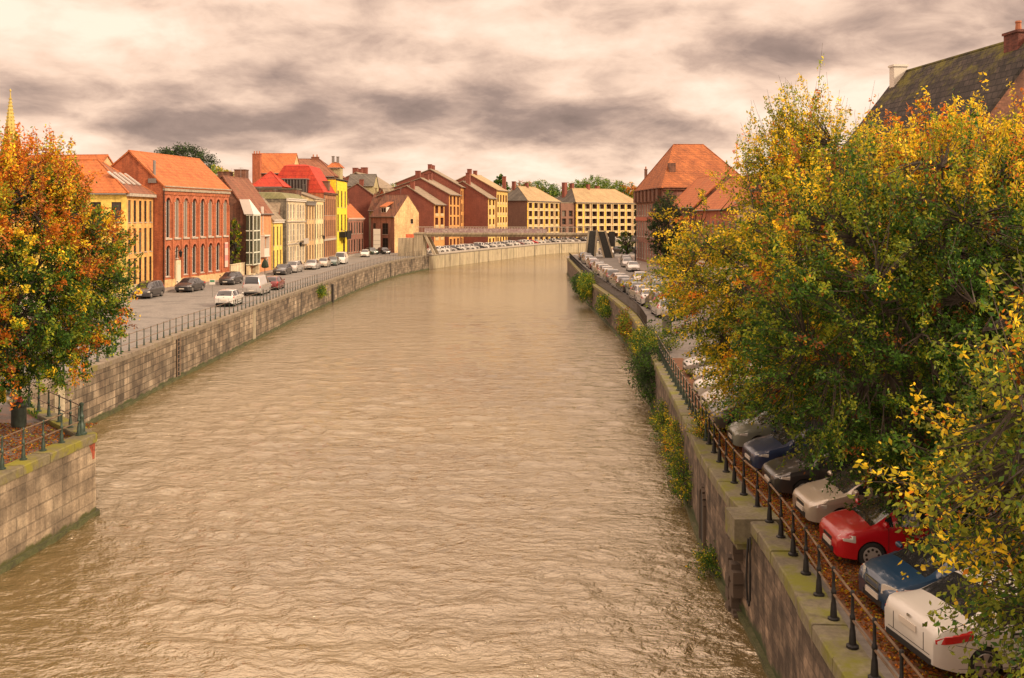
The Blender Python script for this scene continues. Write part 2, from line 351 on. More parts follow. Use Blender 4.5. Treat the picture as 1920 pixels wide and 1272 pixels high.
for (a0, z0), (a1, z1) in zip(arc, arc[1:]):
    u = Vector((a1 - a0, z1 - z0)).normalized(); o_ = Vector((-u.y, u.x)) * .17
    P3 = lambda a, z, nn_: (*(P + n * nn_ + d * a), z)
    mb.hexa([P3(a0, z0, .09), P3(a1, z1, .09), P3(a1 + o_.x, z1 + o_.y, .09), P3(a0 + o_.x, z0 + o_.y, .09)], [P3(a0, z0, -.1), P3(a1, z1, -.1), P3(a1 + o_.x, z1 + o_.y, -.1), P3(a0 + o_.x, z0 + o_.y, -.1)])
mb.build('arch_stones', stone_r, qr2)
mb = MB(); cx = 5.93
pts = [(cx, 24.1, -.1), (cx - .06, 24.0, -.6), (cx - .08, 23.95, -1.2), (cx - .08, 23.85, -1.55), (cx - .08, 23.7, -1.62), (cx - .08, 23.6, -1.45), (cx - .07, 23.62, -.8), (cx - .03, 23.8, -.25), (cx, 23.9, .0)]
mb.tube(pts, .028, 6); tag(mb.build('hanging_cable', dark), 'black cable loop hanging down the dark right quay wall', 'cable')
redp = plain('red_paint', (.22, .045, .02), .85, var=.6, vscale=9)
mb = MB(); mb.hexa([(-15.10, 34.30, -.75), (-15.045, 34.60, -.75), (-15.10, 34.62, -.75)], [(-15.085, 34.25, -.2), (-15.03, 34.62, -.2), (-15.10, 34.64, -.2)]); mb.build('red_paint_mark', redp, qp)

# ---- ground sheets
from mathutils.geometry import tessellate_polygon
def sheet(name, poly, z, m, kind='structure', label=None, cat=None, parent=None):
    vs = [Vector((x, y, 0)) for x, y in poly]; tr = tessellate_polygon([vs]); mb = MB()
    mb.v = [(x, y, z) for x, y in poly]; mb.f = [tuple(t) for t in tr]; mb.m = [0] * len(tr); mb.uv = [None] * len(tr)
    o = mb.build(name, m, parent); 
    if kind: o['kind'] = kind
    return tag(o, label, cat)
LA = offset(LP + LWs[1:] + LMs[1:], .3); LA = LP[:0] + [(-17.1, 0)] + LA[1:]
sheet('ground', [(-17.1, -30)] + LA + [(600, 470), (2500, 900), (2500, 3000), (-3000, 3000), (-3000, -30)], 0.0, asphalt)
RA = offset(RWs, -.3)
sheet('ground', [(5.8, -30)] + RA + [(600, 380), (600, -30)], 0.0, asphalt)
# pavements with kerbs
def pavement(kerb, inner, nm='pavement'):
    root_pts = kerb + inner[::-1]; sheet(nm, root_pts, .125, paving)
    mb = MB(); strip(mb, kerb, -.14, .0, 0.0, .135, 1 if inner[0][0] < kerb[0][0] else -1); o = mb.build('kerb', kerbm); o['kind'] = 'structure'
LK = smooth([(-39, 60), (-37.2, 93), (-35.3, 112), (-33.7, 128), (-32.9, 150), (-32.2, 176), (-32.2, 196)], 3)
pavement(LK, [(-60, 60), (-60, 196)])
RK = [(15.5, 30), (16.2, 60), (16.5, 98), (17.4, 130), (18.2, 162), (20, 180), (26, 196)]
pavement(RK, [(60, 30), (60, 196)])
# leaf strips by the right railing and on the left platform
sheet('leaf_strip', [(6.6, 10), (6.9, 24), (6.9, 32), (7.6, 40), (8.3, 54), (9.6, 54), (9.0, 40), (8.9, 10)], .004, litter)
sheet('leaf_strip', [(-15.75, 28), (-15.6, 34.3), (-18.5, 37.6), (-21.3, 40.6), (-24, 40), (-21, 28)], .004, surf('platform_ground', [(.08, .06, .055), (.13, .10, .085), (.24, .08, .03)], scale=.9, rough=.9, streak=0, bump=.5, fine=14))
lane = plain('road_line', (.5, .46, .40), .8, var=.3, vscale=2)
mb = MB(); strip(mb, [(16.0 - 1.9, 75), (16.1 - 1.9, 98), (16.9 - 1.9, 130), (17.6 - 1.9, 160)], 0, .1, .003, .006, -1); o = mb.build('road_marking', lane); o['kind'] = 'structure'

# ---- water
m, t, b, o = newmat('river_water'); N = t.nodes.new; Lk = t.links.new
b.inputs['Base Color'].default_value = (.125, .09, .036, 1); b.inputs['Roughness'].default_value = .05; b.inputs['IOR'].default_value = 2.5; b.inputs['Specular Tint'].default_value = (1.0, .90, .74, 1); b.inputs['Specular IOR Level'].default_value = .75
tcn = N('ShaderNodeTexCoord')
def wn(sc, detail, scale=(1, 1, 1), dist=0.0, rot=0):
    mpn = N('ShaderNodeMapping'); mpn.inputs['Scale'].default_value = scale; mpn.inputs['Rotation'].default_value = (0, 0, R(rot)); Lk(tcn.outputs['Object'], mpn.inputs[0])
    n = N('ShaderNodeTexNoise'); n.inputs['Scale'].default_value = sc; n.inputs['Detail'].default_value = detail; n.inputs['Roughness'].default_value = .64; n.inputs['Distortion'].default_value = dist
    Lk(mpn.outputs[0], n.inputs['Vector']); return n.outputs[0]
def bump(h, dist, strength, prev=None, sm=None):
    bp = N('ShaderNodeBump'); bp.inputs['Distance'].default_value = dist; bp.inputs['Strength'].default_value = strength; Lk(h, bp.inputs['Height'])
    if sm: Lk(sm, bp.inputs['Strength'])
    if prev: Lk(prev, bp.inputs['Normal'])
    return bp.outputs[0]
patch = wn(.05, 4, (.8, 1.1, 1), .9)
pr = N('ShaderNodeMapRange'); pr.inputs[1].default_value = .38; pr.inputs[2].default_value = .62; pr.inputs[3].default_value = .45; pr.inputs[4].default_value = 1.0; Lk(patch, pr.inputs[0])
n1 = bump(wn(3.4, 4, (.66, 1.0, 1), .4, 8), .14, 1.0, None, pr.outputs[0])
n3 = bump(wn(8.5, 3, (.8, 1, 1), .3, 20), .03, 1.0, n1, pr.outputs[0])
n4 = bump(wn(.8, 5, (.5, 1, 1), .6, -6), .30, .8, n3); Lk(n4, b.inputs['Normal'])
wm = m
# the surface itself is rippled geometry: fine near the camera, coarser far away
wr2 = np.random.default_rng(4); WV = []
for k in range(120):
    lam = .22 * (2.6 / .22) ** (wr2.random() ** 1.25); th = math.radians(90 + wr2.normal() * 62); amp = .0031 * lam ** .72 * wr2.uniform(.3, 1.4)
    WV.append((2 * math.pi / lam * math.cos(th), 2 * math.pi / lam * math.sin(th), wr2.random() * 6.28, amp, lam))
ys = [10.0]
while ys[-1] < 620: y_ = ys[-1]; ys.append(y_ + min(12, .055 + max(0, y_ - 18) ** 1.5 * .00095))
V_, F_ = [], []; rowsn = []; base = 0; NX = 520
ysa = np.array(ys); u = np.linspace(0, 1, NX)
xl = np.interp(ysa, [10, 60, 130, 200, 300, 620], [-24, -25, -25, -25, -25, -60]); xr = np.interp(ysa, [10, 60, 130, 178, 182, 300, 620], [8, 12, 13, 14, 150, 260, 400])
GX = xl[:, None] + (xr - xl)[:, None] * u[None, :]; GY = np.repeat(ysa[:, None], NX, 1); H = np.zeros_like(GX)
cell = np.maximum(np.gradient(ysa)[:, None], ((xr - xl) / NX)[:, None])
calm = .82 + .25 * np.sin(GX * .61 + 1.3 * np.sin(GY * .33)) * np.sin(GY * .47 + np.sin(GX * .52)) + .35 * np.sin(GX * .13 + .5 * np.sin(GY * .07)) * np.sin(GY * .085 + 1.3 + .8 * np.sin(GX * .09))
for kx, ky, ph, amp, lam in WV:
    fade = np.clip(1.6 - 3.2 * cell / lam, 0, 1); H += amp * fade * np.sin(kx * GX + ky * GY + ph + 1.5 * np.sin(GX * .37 + ph) * np.cos(GY * .29 + 2 * ph))
H *= calm; H = H + .25 * H * np.abs(H) / .03; H = .09 * np.tanh(H / .09)
nr_ = len(ys); co = np.stack([GX, GY, WZ + H * .9], -1).reshape(-1, 3).astype(np.float32); ii = np.arange(nr_ - 1)[:, None] * NX + np.arange(NX - 1)[None, :]
fc = np.stack([ii, ii + 1, ii + NX + 1, ii + NX], -1).reshape(-1).astype(np.int32); me = bpy.data.meshes.new('river_water'); me.vertices.add(len(co)); me.vertices.foreach_set('co', co.reshape(-1))
me.loops.add(len(fc)); me.loops.foreach_set('vertex_index', fc); me.polygons.add(len(fc) // 4); me.polygons.foreach_set('loop_start', np.arange(0, len(fc), 4, dtype=np.int32)); me.update(calc_edges=True); me.polygons.foreach_set('use_smooth', [True] * len(me.polygons))
me.materials.append(wm); o = bpy.data.objects.new('river_water', me); C.objects.link(o); o['kind'] = 'structure'

# ================================================================ railings
POST = {}
def post_mesh(style):
    if style in POST: return POST[style]
    mb = MB()
    if style == 'cast':
        mb.lathe([(0, .115), (.04, .115), (.06, .07), (.30, .055), (.36, .042), (.50, .04), (.52, .052), (.57, .052), (.60, .034), (.93, .028), (.95, .04), (1.02, .04), (1.04, .02)], n=10)
    elif style == 'corner':
        mb.lathe([(0, .19), (.07, .19), (.10, .13), (.36, .12), (.42, .085), (.60, .08), (.63, .10), (.68, .09), (.72, .06), (1.02, .055), (1.05, .08), (1.12, .075), (1.15, .02)], n=12)
    elif style == 'thin':
        mb.lathe([(0, .08), (.04, .08), (.06, .045), (.35, .04), (.40, .028), (.98, .026), (1.0, .038), (1.03, .02)], n=6)
    else:
        mb.box(-.022, .022, -.022, .022, 0, 1.0)
    o = mb.build('post', iron_b, None, 50); POST[style] = o.data; bpy.data.objects.remove(o); return POST[style]
def railing(name, label, pts, spacing, style, mt, railm, h=(.98, .5), r=.022, z=CZ, cat='railing', ends=None):
    root = empty(name, (pts[0][0], pts[0][1], z), 0, label, cat, 'iron railings along the river')
    me = post_mesh(style).copy(); me.materials.clear(); me.materials.append(mt); ox, oy = pts[0]
    tot = sum(math.dist(a, b) for a, b in zip(pts, pts[1:])); n = max(1, round(tot / spacing)); q = along(pts, tot / n - 1e-7)
    for x, y, hd, s in q: inst(me, 'post', root, (x - ox, y - oy, 0), hd)
    for hh in h:
        mb = MB(); mb.tube([(x - ox, y - oy, hh) for x, y, hd, s in q], r, 6); mb.build('rail', railm, root, 60)
    return root
in_l = lambda p, d: offset(p, d)
P1 = offset(LP, .32)
railing('iron_railing', 'green cast iron railing along the front edge of the left platform', [(-16.3, 24), (-15.85, 29), (-15.5, 34.35)], 1.18, 'cast', iron_g, rust, h=(.98, .48))
railing('iron_railing', 'green cast iron railing on the slanting back edge of the left platform', [(-15.5, 34.62), (-18.3, 37.75), (-21.3, 41.1), (-22.3, 42.4), (-22.33, 53)], 1.3, 'cast', iron_g, rust, h=(.98, .48))
o = inst(post_mesh('corner').copy(), 'iron_post', None, (-15.47, 34.5, CZ)); o.data.materials.clear(); o.data.materials.append(iron_g); tag(o, 'thick green corner post where the two platform railings meet', 'post')
railing('iron_railing', 'green iron railing with thin posts on the left quay beside the white hatchback', offset(ypart(LWs, 53.3, 112), .3), 1.22, 'thin', iron_g, rust, h=(.98, .45), r=.02)
railing('iron_railing', 'grey iron railing on the left quay in front of the pale and yellow houses', offset(ypart(LWs, 112.6, 193), .3), 1.22, 'thin', plain('grey_iron', (.10, .09, .075), .6, .2), rust, h=(.98, .45), r=.02)
railing('iron_railing', 'black cast iron railing with flared posts in front of the nose-in parked cars', offset(ypart(RWs, 11.5, 33), -.42), 1.22, 'cast', iron_b, rust, h=(.98, .5), r=.024)
railing('iron_railing', 'dark green iron railing above the overgrown arch wall on the right', offset(ypart(RWs, 33.6, 55), -.38), 1.1, 'cast', iron_g, rust, h=(.98, .5), r=.022)
railing('iron_railing', 'slim dark railing beside the line of parked cars on the right quay', offset(ypart(RWs, 66, 114), -.42), .6, 'bar', plain('brown_iron', (.06, .045, .035), .6, .3, var=.3), iron_b, h=(.98, .2), r=.025)
railing('iron_railing', 'dark railing running up to the headland on the right quay', offset(ypart(RWs, 114.5, 178.5), -.4), .9, 'bar', iron_b, iron_b, h=(.98, .55, .2), r=.03)
# ================================================================ houses
GLASS = plain('window_glass', (.022, .018, .016), .18, 0, spec=.22)
GLASSG = plain('green_window_glass', (.05, .06, .04), .10, 0, spec=.8)
FR_W = plain('white_frame', (.62, .56, .48), .6); FR_D = plain('dark_frame', (.055, .035, .025), .6); FR_B = plain('brown_frame', (.15, .085, .05), .6)
WINC = {}
GL2 = [plain('curtained_glass', (.17, .14, .11), .3, 0, spec=.3), plain('dim_glass', (.06, .045, .035), .15, 0, spec=.4)]
vr = random.Random(77)
def vary(o):
    r = vr.random()
    if r < .38: o.material_slots[0].link = 'OBJECT'; o.material_slots[0].material = GL2[0] if r < .14 else GL2[1]
def window_meshes(w, h, style, arch):
    k = (round(w, 2), round(h, 2), style, arch)
    if k in WINC: return WINC[k]
    fm = {'white': FR_W, 'dark': FR_D, 'brown': FR_B, 'grid': FR_W}[style]; t = .05; f = MB()
    y0, y1 = .0, .04
    f.box(0, t, y0, y1, 0, h); f.box(w - t, w, y0, y1, 0, h); f.box(t, w - t, y0, y1, 0, t); f.box(t, w - t, y0, y1, h - t, h)
    f.box(w * (.30 if style == 'grid' else .5) - .03, w * (.30 if style == 'grid' else .5) + .03, y0 + .01, y1 - .01, t, h - t)
    nb = max(1, int(h / (.55 if style == 'grid' else 1.3)))
    for i in range(1, nb + 1):
        z = h * i / (nb + 1); f.box(t, w * (.30 if style == 'grid' else 1) - t * (style != 'grid'), y0 + .008, y1 - .008, z - .025, z + .025)
    fo = f.build('frame', fm); g = MB(); g.box(.01, w - .01, y1 + .005, y1 + .03, .01, h - .01); go = g.build('window', GLASS)
    r = (go.data, fo.data); bpy.data.objects.remove(fo); bpy.data.objects.remove(go); WINC[k] = r; return r
def facade(mb, L, z0, z1, holes, mp, dep=.1, m=0, mr=None):
    """wall plane with real openings; mp(u, z, inset) -> point"""
    mr = m if mr is None else mr
    us = sorted({0, L} | {round(v, 4) for h in holes for v in h[:2]}); zs = sorted({z0, z1} | {round(v, 4) for h in holes for v in h[2:4]})
    us = [u for u in us if 0 <= u <= L]; zs = [z for z in zs if z0 <= z <= z1]
    for a, b in zip(us, us[1:]):
        for c, d in zip(zs, zs[1:]):
            cu, cz = (a + b) / 2, (c + d) / 2
            if any(h[0] < cu < h[1] and h[2] < cz < h[3] for h in holes): continue
            mb.face([mp(a, c, 0), mp(b, c, 0), mp(b, d, 0), mp(a, d, 0)], m)
    for h in holes:
        a, b, c, d = h[:4]; dp = h[5] if len(h) > 5 else dep; mr_ = mr; mr = 1 if dp > .4 else mr
        mb.face([mp(a, c, 0), mp(a, c, dp), mp(a, d, dp), mp(a, d, 0)], mr); mb.face([mp(b, c, 0), mp(b, c, dp), mp(b, d, dp), mp(b, d, 0)], mr)
        mb.face([mp(a, c, 0), mp(b, c, 0), mp(b, c, dp), mp(a, c, dp)], mr); mb.face([mp(a, d, 0), mp(b, d, 0), mp(b, d, dp), mp(a, d, dp)], mr)
        mr = mr_
        if len(h) > 4 and h[4]:
            r = (b - a) / 2; cx = (a + b) / 2; zc = d - r; K = 5
            for s in (-1, 1):
                for k in range(K):
                    t0, t1 = math.pi / 2 * k / K, math.pi / 2 * (k + 1) / K
                    p0 = (cx + s * r * math.cos(t0), zc + r * math.sin(t0)); p1 = (cx + s * r * math.cos(t1), zc + r * math.sin(t1))
                    e0 = (cx + s * r, p0[1]); e1 = (cx + s * r, p1[1])
                    mb.face([mp(*p0, .002), mp(*p1, .002), mp(*e1, .002), mp(*e0, .002)], m); mb.face([mp(*p0, .002), mp(*p1, .002), mp(*p1, dp), mp(*p0, dp)], mr)
def rows(L, n, w, zr, m0=None, arch=False, off=0.0, dep=None):
    g = (L - n * w) / (n if m0 is None else n - 1) if m0 is None else (L - 2 * m0 - n * w) / max(1, n - 1); s = g / 2 if m0 is None else m0
    r = []
    for za, zb in zr:
        for i in range(n):
            u = s + off + i * (w + g); q = (u, u + w, za, zb, arch)
            r.append(q + (dep,) if dep else q)
    return r
def house(name, label, A, B, D, ze, wall, roofm, roof, front=(), left=(), right=(), style='dark', sidewall=None, cornice=None, cm=None, dep=.1, chim=(), group=None, cat='house', z0=0., ov=.3, sill=True, verge=.12, gutter=True, backz=None, sstyle=None, plinth=None):
    A = Vector(A); B = Vector(B); L = (B - A).length; rz = math.atan2(B.y - A.y, B.x - A.x)
    root = empty(name, (A.x, A.y, 0), rz, label, cat, group); sidewall = sidewall or wall
    kind = roof[0]; r = zr = zb = None
    if kind == 'gable': _, r, zr, zb = roof
    w = MB()
    facade(w, L, z0, ze, list(front), lambda u, z, i: (u, i, z), dep)
    zs = min(ze, zb) if kind == 'gable' else ze
    for x, hs, sg in ((0, left, 1), (L, right, -1)):
        facade(w, D, z0, zs, list(hs), lambda u, z, i, x=x, sg=sg: (x + sg * i, u, z), dep, 1)
        if kind == 'gable':
            poly = [(0, ze), (r, zr), (D, zb)] + ([(D, zs)] if zb > zs else []) + ([(0, zs)] if ze > zs else [])
            w.face([(x, u, z) for u, z in poly], 1)
    w.face([(0, D, z0), (L, D, z0), (L, D, zb if kind == 'gable' else ze), (0, D, zb if kind == 'gable' else ze)], 1)
    w.build('wall', [wall, sidewall], root)
    ro = MB(); T = .16
    if kind == 'gable':
        def slab(u0, zz0, u1, zz1, o0, o1):
            d = Vector((u1 - u0, zz1 - zz0)).normalized(); a = Vector((u0, zz0)) - d * o0; b = Vector((u1, zz1)) + d * o1; n = Vector((-d.y, d.x)); n = n if n.y > 0 else -n
            a0, b0 = a + n * .02, b + n * .02; a1, b1 = a + n * (T + .02), b + n * (T + .02)
            ro.hexa([(-verge, a0.x, a0.y), (L + verge, a0.x, a0.y), (L + verge, b0.x, b0.y), (-verge, b0.x, b0.y)], [(-verge, a1.x, a1.y), (L + verge, a1.x, a1.y), (L + verge, b1.x, b1.y), (-verge, b1.x, b1.y)])
        slab(0, ze, r, zr, ov, 0.0); slab(D, zb, r, zr, ov, 0.0)
        rd = MB(); rd.tube([(-verge, r, zr + T), (L + verge, r, zr + T)], .12, 6); 
        rob = ro.build('roof', roofm, root); rd.build('ridge_tiles', roofm[0] if isinstance(roofm, list) else roofm, rob)
    elif kind == 'hip':
        _, r, zr, h0, h1 = roof; o = ov; z = ze + .02; q = [(-o, -o, z), (L + o, -o, z), (L + o, D + o, z), (-o, D + o, z)]; t0 = (h0, r, zr); t1 = (L - h1, r, zr)
        if r is None: pass
        ro.face([q[0], q[1], t1, t0], 0); ro.face([q[2], q[3], t0, t1], 0); ro.face([q[3], q[0], t0], 1); ro.face([q[1], q[2], t1], 1); ro.face(q[::-1], 1)
        rm = mat_of(roofm); rob = ro.build('roof', [rm[0], rm[-1]], root)
        rd = MB()
        for a_, b_ in ((q[0], t0), (q[3], t0), (q[1], t1), (q[2], t1), (t0, t1)): rd.tube([a_, b_], .09, 6)
        rd.build('ridge_tiles', rm[0], rob)
    elif kind == 'mansard':
        _, hgt, inset, i0, i1, top = roof; o = ov * .3; z = ze + .02
        q = [(-o, -o, z), (L + o, -o, z), (L + o, D + o, z), (-o, D + o, z)]; tt = [(i0, inset, z + hgt), (L - i1, inset, z + hgt), (L - i1, D - inset, z + hgt), (i0, D - inset, z + hgt)]
        ro.hexa(q, tt); ro.hexa([(x, y, zz + .001) for x, y, zz in tt], [(tt[0][0] + .6, inset + .8, z + hgt + top), (tt[1][0] - .6, inset + .8, z + hgt + top), (tt[2][0] - .6, D - inset - .8, z + hgt + top), (tt[3][0] + .6, D - inset - .8, z + hgt + top)])
        rob = ro.build('roof', mat_of(roofm)[0], root)
    else:
        ro.box(-.08, L + .08, -.08, D + .08, ze + .002, ze + .22); rob = ro.build('roof', mat_of(roofm)[0], root)
    if cornice:
        ch, cp = cornice; c = MB(); c.box(-.05, L + .05, -cp, -.003, ze - ch, ze - .01); c.box(-.08, L + .08, -cp - .12, -.003, ze - .01, ze + .12); c.build('cornice', cm or FR_W, root)
    elif gutter and kind in ('gable', 'hip'):
        c = MB(); c.tube([(-.05, -ov - .03, ze - .1), (L + .05, -ov - .03, ze - .1)], .08, 6); c.build('gutter', GREYM, root)
    if group and 'left quay' in group and name != 'brick_hall':
        c = MB(); c.tube([(.12, -.1, .2), (.12, -.1, ze - .3)], .055, 6); c.build('downpipe', GREYM, root)
        c = MB(); ax = L * .7; az = (zr or ze) + .1; ay = r or D * .5; c.tube([(ax, ay, az), (ax, ay, az + 1.6)], .025, 4)
        for q_ in range(4): c.tube([(ax - .35 + q_ * .06, ay - .3 + q_ * .2, az + 1.5), (ax + .35 - q_ * .06, ay - .3 + q_ * .2, az + 1.5)], .015, 4)
        c.tube([(ax, ay - .35, az + 1.5), (ax, ay + .35, az + 1.5)], .018, 4); c.build('aerial', GREYM, rob)
    if plinth:
        c = MB(); c.box(-.04, L + .04, -.06, -.003, z0, plinth[0]); c.build('plinth', plinth[1], root)
    for hs, place in ((front, 'f'), (left, 'l'), (right, 'r')):
        for h in hs:
            a, b, c_, d_ = h[:4]; dp = h[5] if len(h) > 5 else dep; st = style if place == 'f' or not sstyle else sstyle
            if dp > .6: a, b, c_, d_ = a + .05, b - .05, c_ + .02, d_ - .02
            g, fr = window_meshes(b - a, d_ - c_, st, bool(len(h) > 4 and h[4])); dd = max(.005, dp - .06)
            if place == 'f': loc, ang = (a, dd, c_), 0
            elif place == 'l': loc, ang = (dd, b, c_), -math.pi / 2
            else: loc, ang = (L - dd, a, c_), math.pi / 2
            wo = inst(g, 'window', root, loc, ang); vary(wo); inst(fr, 'frame', wo, (0, 0, 0))
            if dp > .6:
                pr_ = MB(); pr_.box(-.1, b - a + .1, -dp - .1, -dp + .02, -.15, .55); 
                kk = ('balc', round(b - a, 2), dp)
                if kk not in WINC: oo = pr_.build('balcony_front', BALC); WINC[kk] = oo.data; bpy.data.objects.remove(oo)
                inst(WINC[kk], 'balcony_front', wo, (0, .08, 0))
            elif sill:
                kk = ('sill', round(b - a, 2))
                if kk not in WINC:
                    s_ = MB(); s_.box(-.06, b - a + .06, -.22, .0, -.1, -.01); oo = s_.build('sill', SILL); WINC[kk] = oo.data; bpy.data.objects.remove(oo)
                inst(WINC[kk], 'sill', wo, (0, .1 if dp < .25 else 0, 0))
    for (cx_, cy_, cw_, cd_, cb_, ct_, cmat, pots) in chim:
        c = MB(); c.box(cx_ - cw_ / 2, cx_ + cw_ / 2, cy_ - cd_ / 2, cy_ + cd_ / 2, cb_, ct_); c.box(cx_ - cw_ / 2 - .06, cx_ + cw_ / 2 + .06, cy_ - cd_ / 2 - .06, cy_ + cd_ / 2 + .06, ct_ + .001, ct_ + .12)
        co = c.build('chimney', cmat, rob)
        for k in range(pots):
            # pots sit on the stack
            pm = MB(); px_ = cx_ if cw_ <= cd_ else cx_ - cw_ / 2 + cw_ * (k + .5) / pots; py_ = cy_ - cd_ / 2 + cd_ * (k + .5) / pots if cw_ <= cd_ else cy_
            pm.lathe([(ct_ + .12, .15), (ct_ + .5, .12), (ct_ + .55, .15), (ct_ + .62, .13)], px_, py_, 8)
            # merged under the same stack level
            pm.build('chimney_pot', TERRA, rob)
    return root, L
GREYM = plain('zinc', (.22, .20, .18), .5, .3); SILL = plain('stone_sill', (.40, .34, .27), .8, var=.2); BALC = plain('balcony_panel', (.46, .34, .17), .8, var=.15, vscale=1)
TERRA = plain('terracotta_pot', (.36, .13, .06), .8)
br_red = surf('brick_red', [(.31, .085, .035), (.47, .145, .058)], scale=.5, brick=(.22, .075, .25), bump=.3, streak=.25, mortar=1.15)
br_mod = surf('brick_modern', [(.155, .044, .028), (.225, .066, .040)], scale=.3, brick=(.22, .075, .2), bump=.2, streak=.05, mortar=1.1)
br_brown = surf('brick_brown', [(.15, .075, .05), (.21, .105, .068)], scale=.3, brick=(.22, .075, .2), bump=.2, streak=.05, mortar=1.1)
br_dark = surf('brick_dark', [(.10, .05, .035), (.19, .085, .05), (.26, .12, .07)], scale=.8, brick=(.22, .075, .3), bump=.4, streak=.35, mortar=1.3)
br_pink = surf('brick_pink', [(.26, .11, .075), (.34, .16, .11)], scale=.4, brick=(.22, .075, .2), bump=.2, mortar=1.3)
def plaster(n, c, v=.14, st=.2): return surf(n, [tuple(x * (1 - v) for x in c), tuple(min(1, x * (1 + v)) for x in c)], scale=.35, bump=.15, streak=st, fine=3)
pl_ochre = plaster('plaster_ochre', (.68, .36, .11)); pl_yel = plaster('plaster_yellow', (.80, .56, .12)); pl_bright = plaster('plaster_bright_yellow', (.74, .56, .03), .05, .08)
pl_cream = plaster('plaster_cream', (.62, .50, .32), .2, .35); pl_pale = plaster('plaster_pale', (.70, .55, .30)); pl_orange = plaster('plaster_orange', (.56, .25, .11)); pl_beige = plaster('plaster_beige', (.56, .36, .17))
pl_olive = plaster('plaster_olive', (.40, .33, .17)); pl_sand = plaster('plaster_sand', (.56, .36, .17), .3, .12); pl_white = plaster('plaster_white', (.62, .56, .48)); pl_mod = plaster('facade_yellow', (.60, .38, .11), .2, .1); pl_modo = plaster('facade_orange', (.52, .25, .07), .15, .1)
pl_pink = plaster('plaster_pink', (.56, .36, .26)); st_grey = surf('rubble_grey', [(.14, .115, .085), (.26, .22, .16)], scale=1.2, brick=(.4, .22, .3), bump=.6, streak=.4)
rf_or = surf('tiles_orange', [(.34, .09, .022), (.52, .155, .04)], scale=.9, moss=((.20, .085, .035), .53, .2, -1000, 1000), tiles=.34, bump=.5, streak=.2, fine=5)
rf_red = surf('tiles_red', [(.33, .022, .010), (.48, .05, .018)], scale=.9, moss=((.24, .03, .018), .53, .2, -1000, 1000), tiles=.85, bump=.5, streak=.1, fine=4)
rf_brn = surf('tiles_brown', [(.17, .06, .03), (.30, .115, .06)], scale=.9, moss=((.12, .075, .03), .54, .2, -1000, 1000), tiles=.32, bump=.5, streak=.35, fine=6)
rf_dk = surf('tiles_dark', [(.10, .045, .03), (.19, .075, .04), (.15, .07, .03)], scale=.9, tiles=.30, bump=.5, streak=.4, fine=6)
rf_gry = surf('tiles_grey_brown', [(.20, .15, .10), (.28, .21, .14)], scale=.4, tiles=.45, bump=.3, streak=.2, fine=4)
rf_tan = surf('tiles_tan', [(.30, .20, .10), (.40, .28, .14)], scale=.3, tiles=.45, bump=.3, streak=.15, fine=4)
rf_slt = surf('tiles_slate', [(.09, .075, .06), (.13, .11, .085)], scale=.5, tiles=.40, bump=.4, streak=.3, fine=4)
rf_moss = surf('slate_with_moss', [(.030, .022, .018), (.06, .045, .036)], scale=1.2, rough=1.0, brick=(.42, .34, .45), tiles=.31, bump=.9, streak=.25, fine=7, moss=((.13, .115, .012), .56, .20, 11.5, 17.4), mortar=.3)
rf_gable = surf('tile_hung_orange', [(.30, .085, .022), (.44, .135, .035)], scale=.6, brick=(.3, .3, .25), tiles=.34, bump=.6, streak=.2, mortar=.45)
asphr = plain('roof_felt', (.12, .10, .07), .9, var=.4)
def HL(*a, **k): k.setdefault('group', 'old houses on the left quay'); return house(*a, **k)
# ---- left street, from near to far
root, L = HL('yellow_house', 'yellow corner house with a hipped roof and four skylights, left of the arched brick hall', (-76, 96.6), (-39.1, 97.4), 7.6, 10.3, pl_yel, [rf_or, rf_brn], ('hip', 3.8, 13.9, 4, 4.4),
    front=rows(36.9, 18, 1.0, [(1.0, 3.0), (4.2, 6.2), (7.4, 9.4)]), right=rows(7.6, 5, .72, [(.9, 3.6), (4.2, 6.7), (7.35, 9.6)]), sidewall=pl_ochre, ov=.35)
for k in range(4):    # skylights lie in the river-facing hip
    s = MB(); yy = 1.3 + k * 1.5; z0_, z1_ = 11.25, 12.5; n_ = lambda z: 36.9 + .35 - (z - 10.32) / 3.58 * 4.75 + .06
    s.hexa([(n_(z0_), yy, z0_), (n_(z0_), yy + .5, z0_), (n_(z1_), yy + .5, z1_), (n_(z1_), yy, z1_)], [(n_(z0_) + .08, yy, z0_ + .1), (n_(z0_) + .08, yy + .5, z0_ + .1), (n_(z1_) + .08, yy + .5, z1_ + .1), (n_(z1_) + .08, yy, z1_ + .1)])
    s.build('skylight', plain('skylight_glass', (.50, .47, .42), .2, spec=.8), [c for c in root.children if c.name.startswith('roof')][0])
c = MB(); c.box(36.93, 37.30, -.1, 7.6, 10.0, 10.30); c.build('cornice', SILL, root)
c = MB(); c.box(36.92, 36.98, 0, 7.6, 0, .85); c.build('plinth', pl_cream, root)
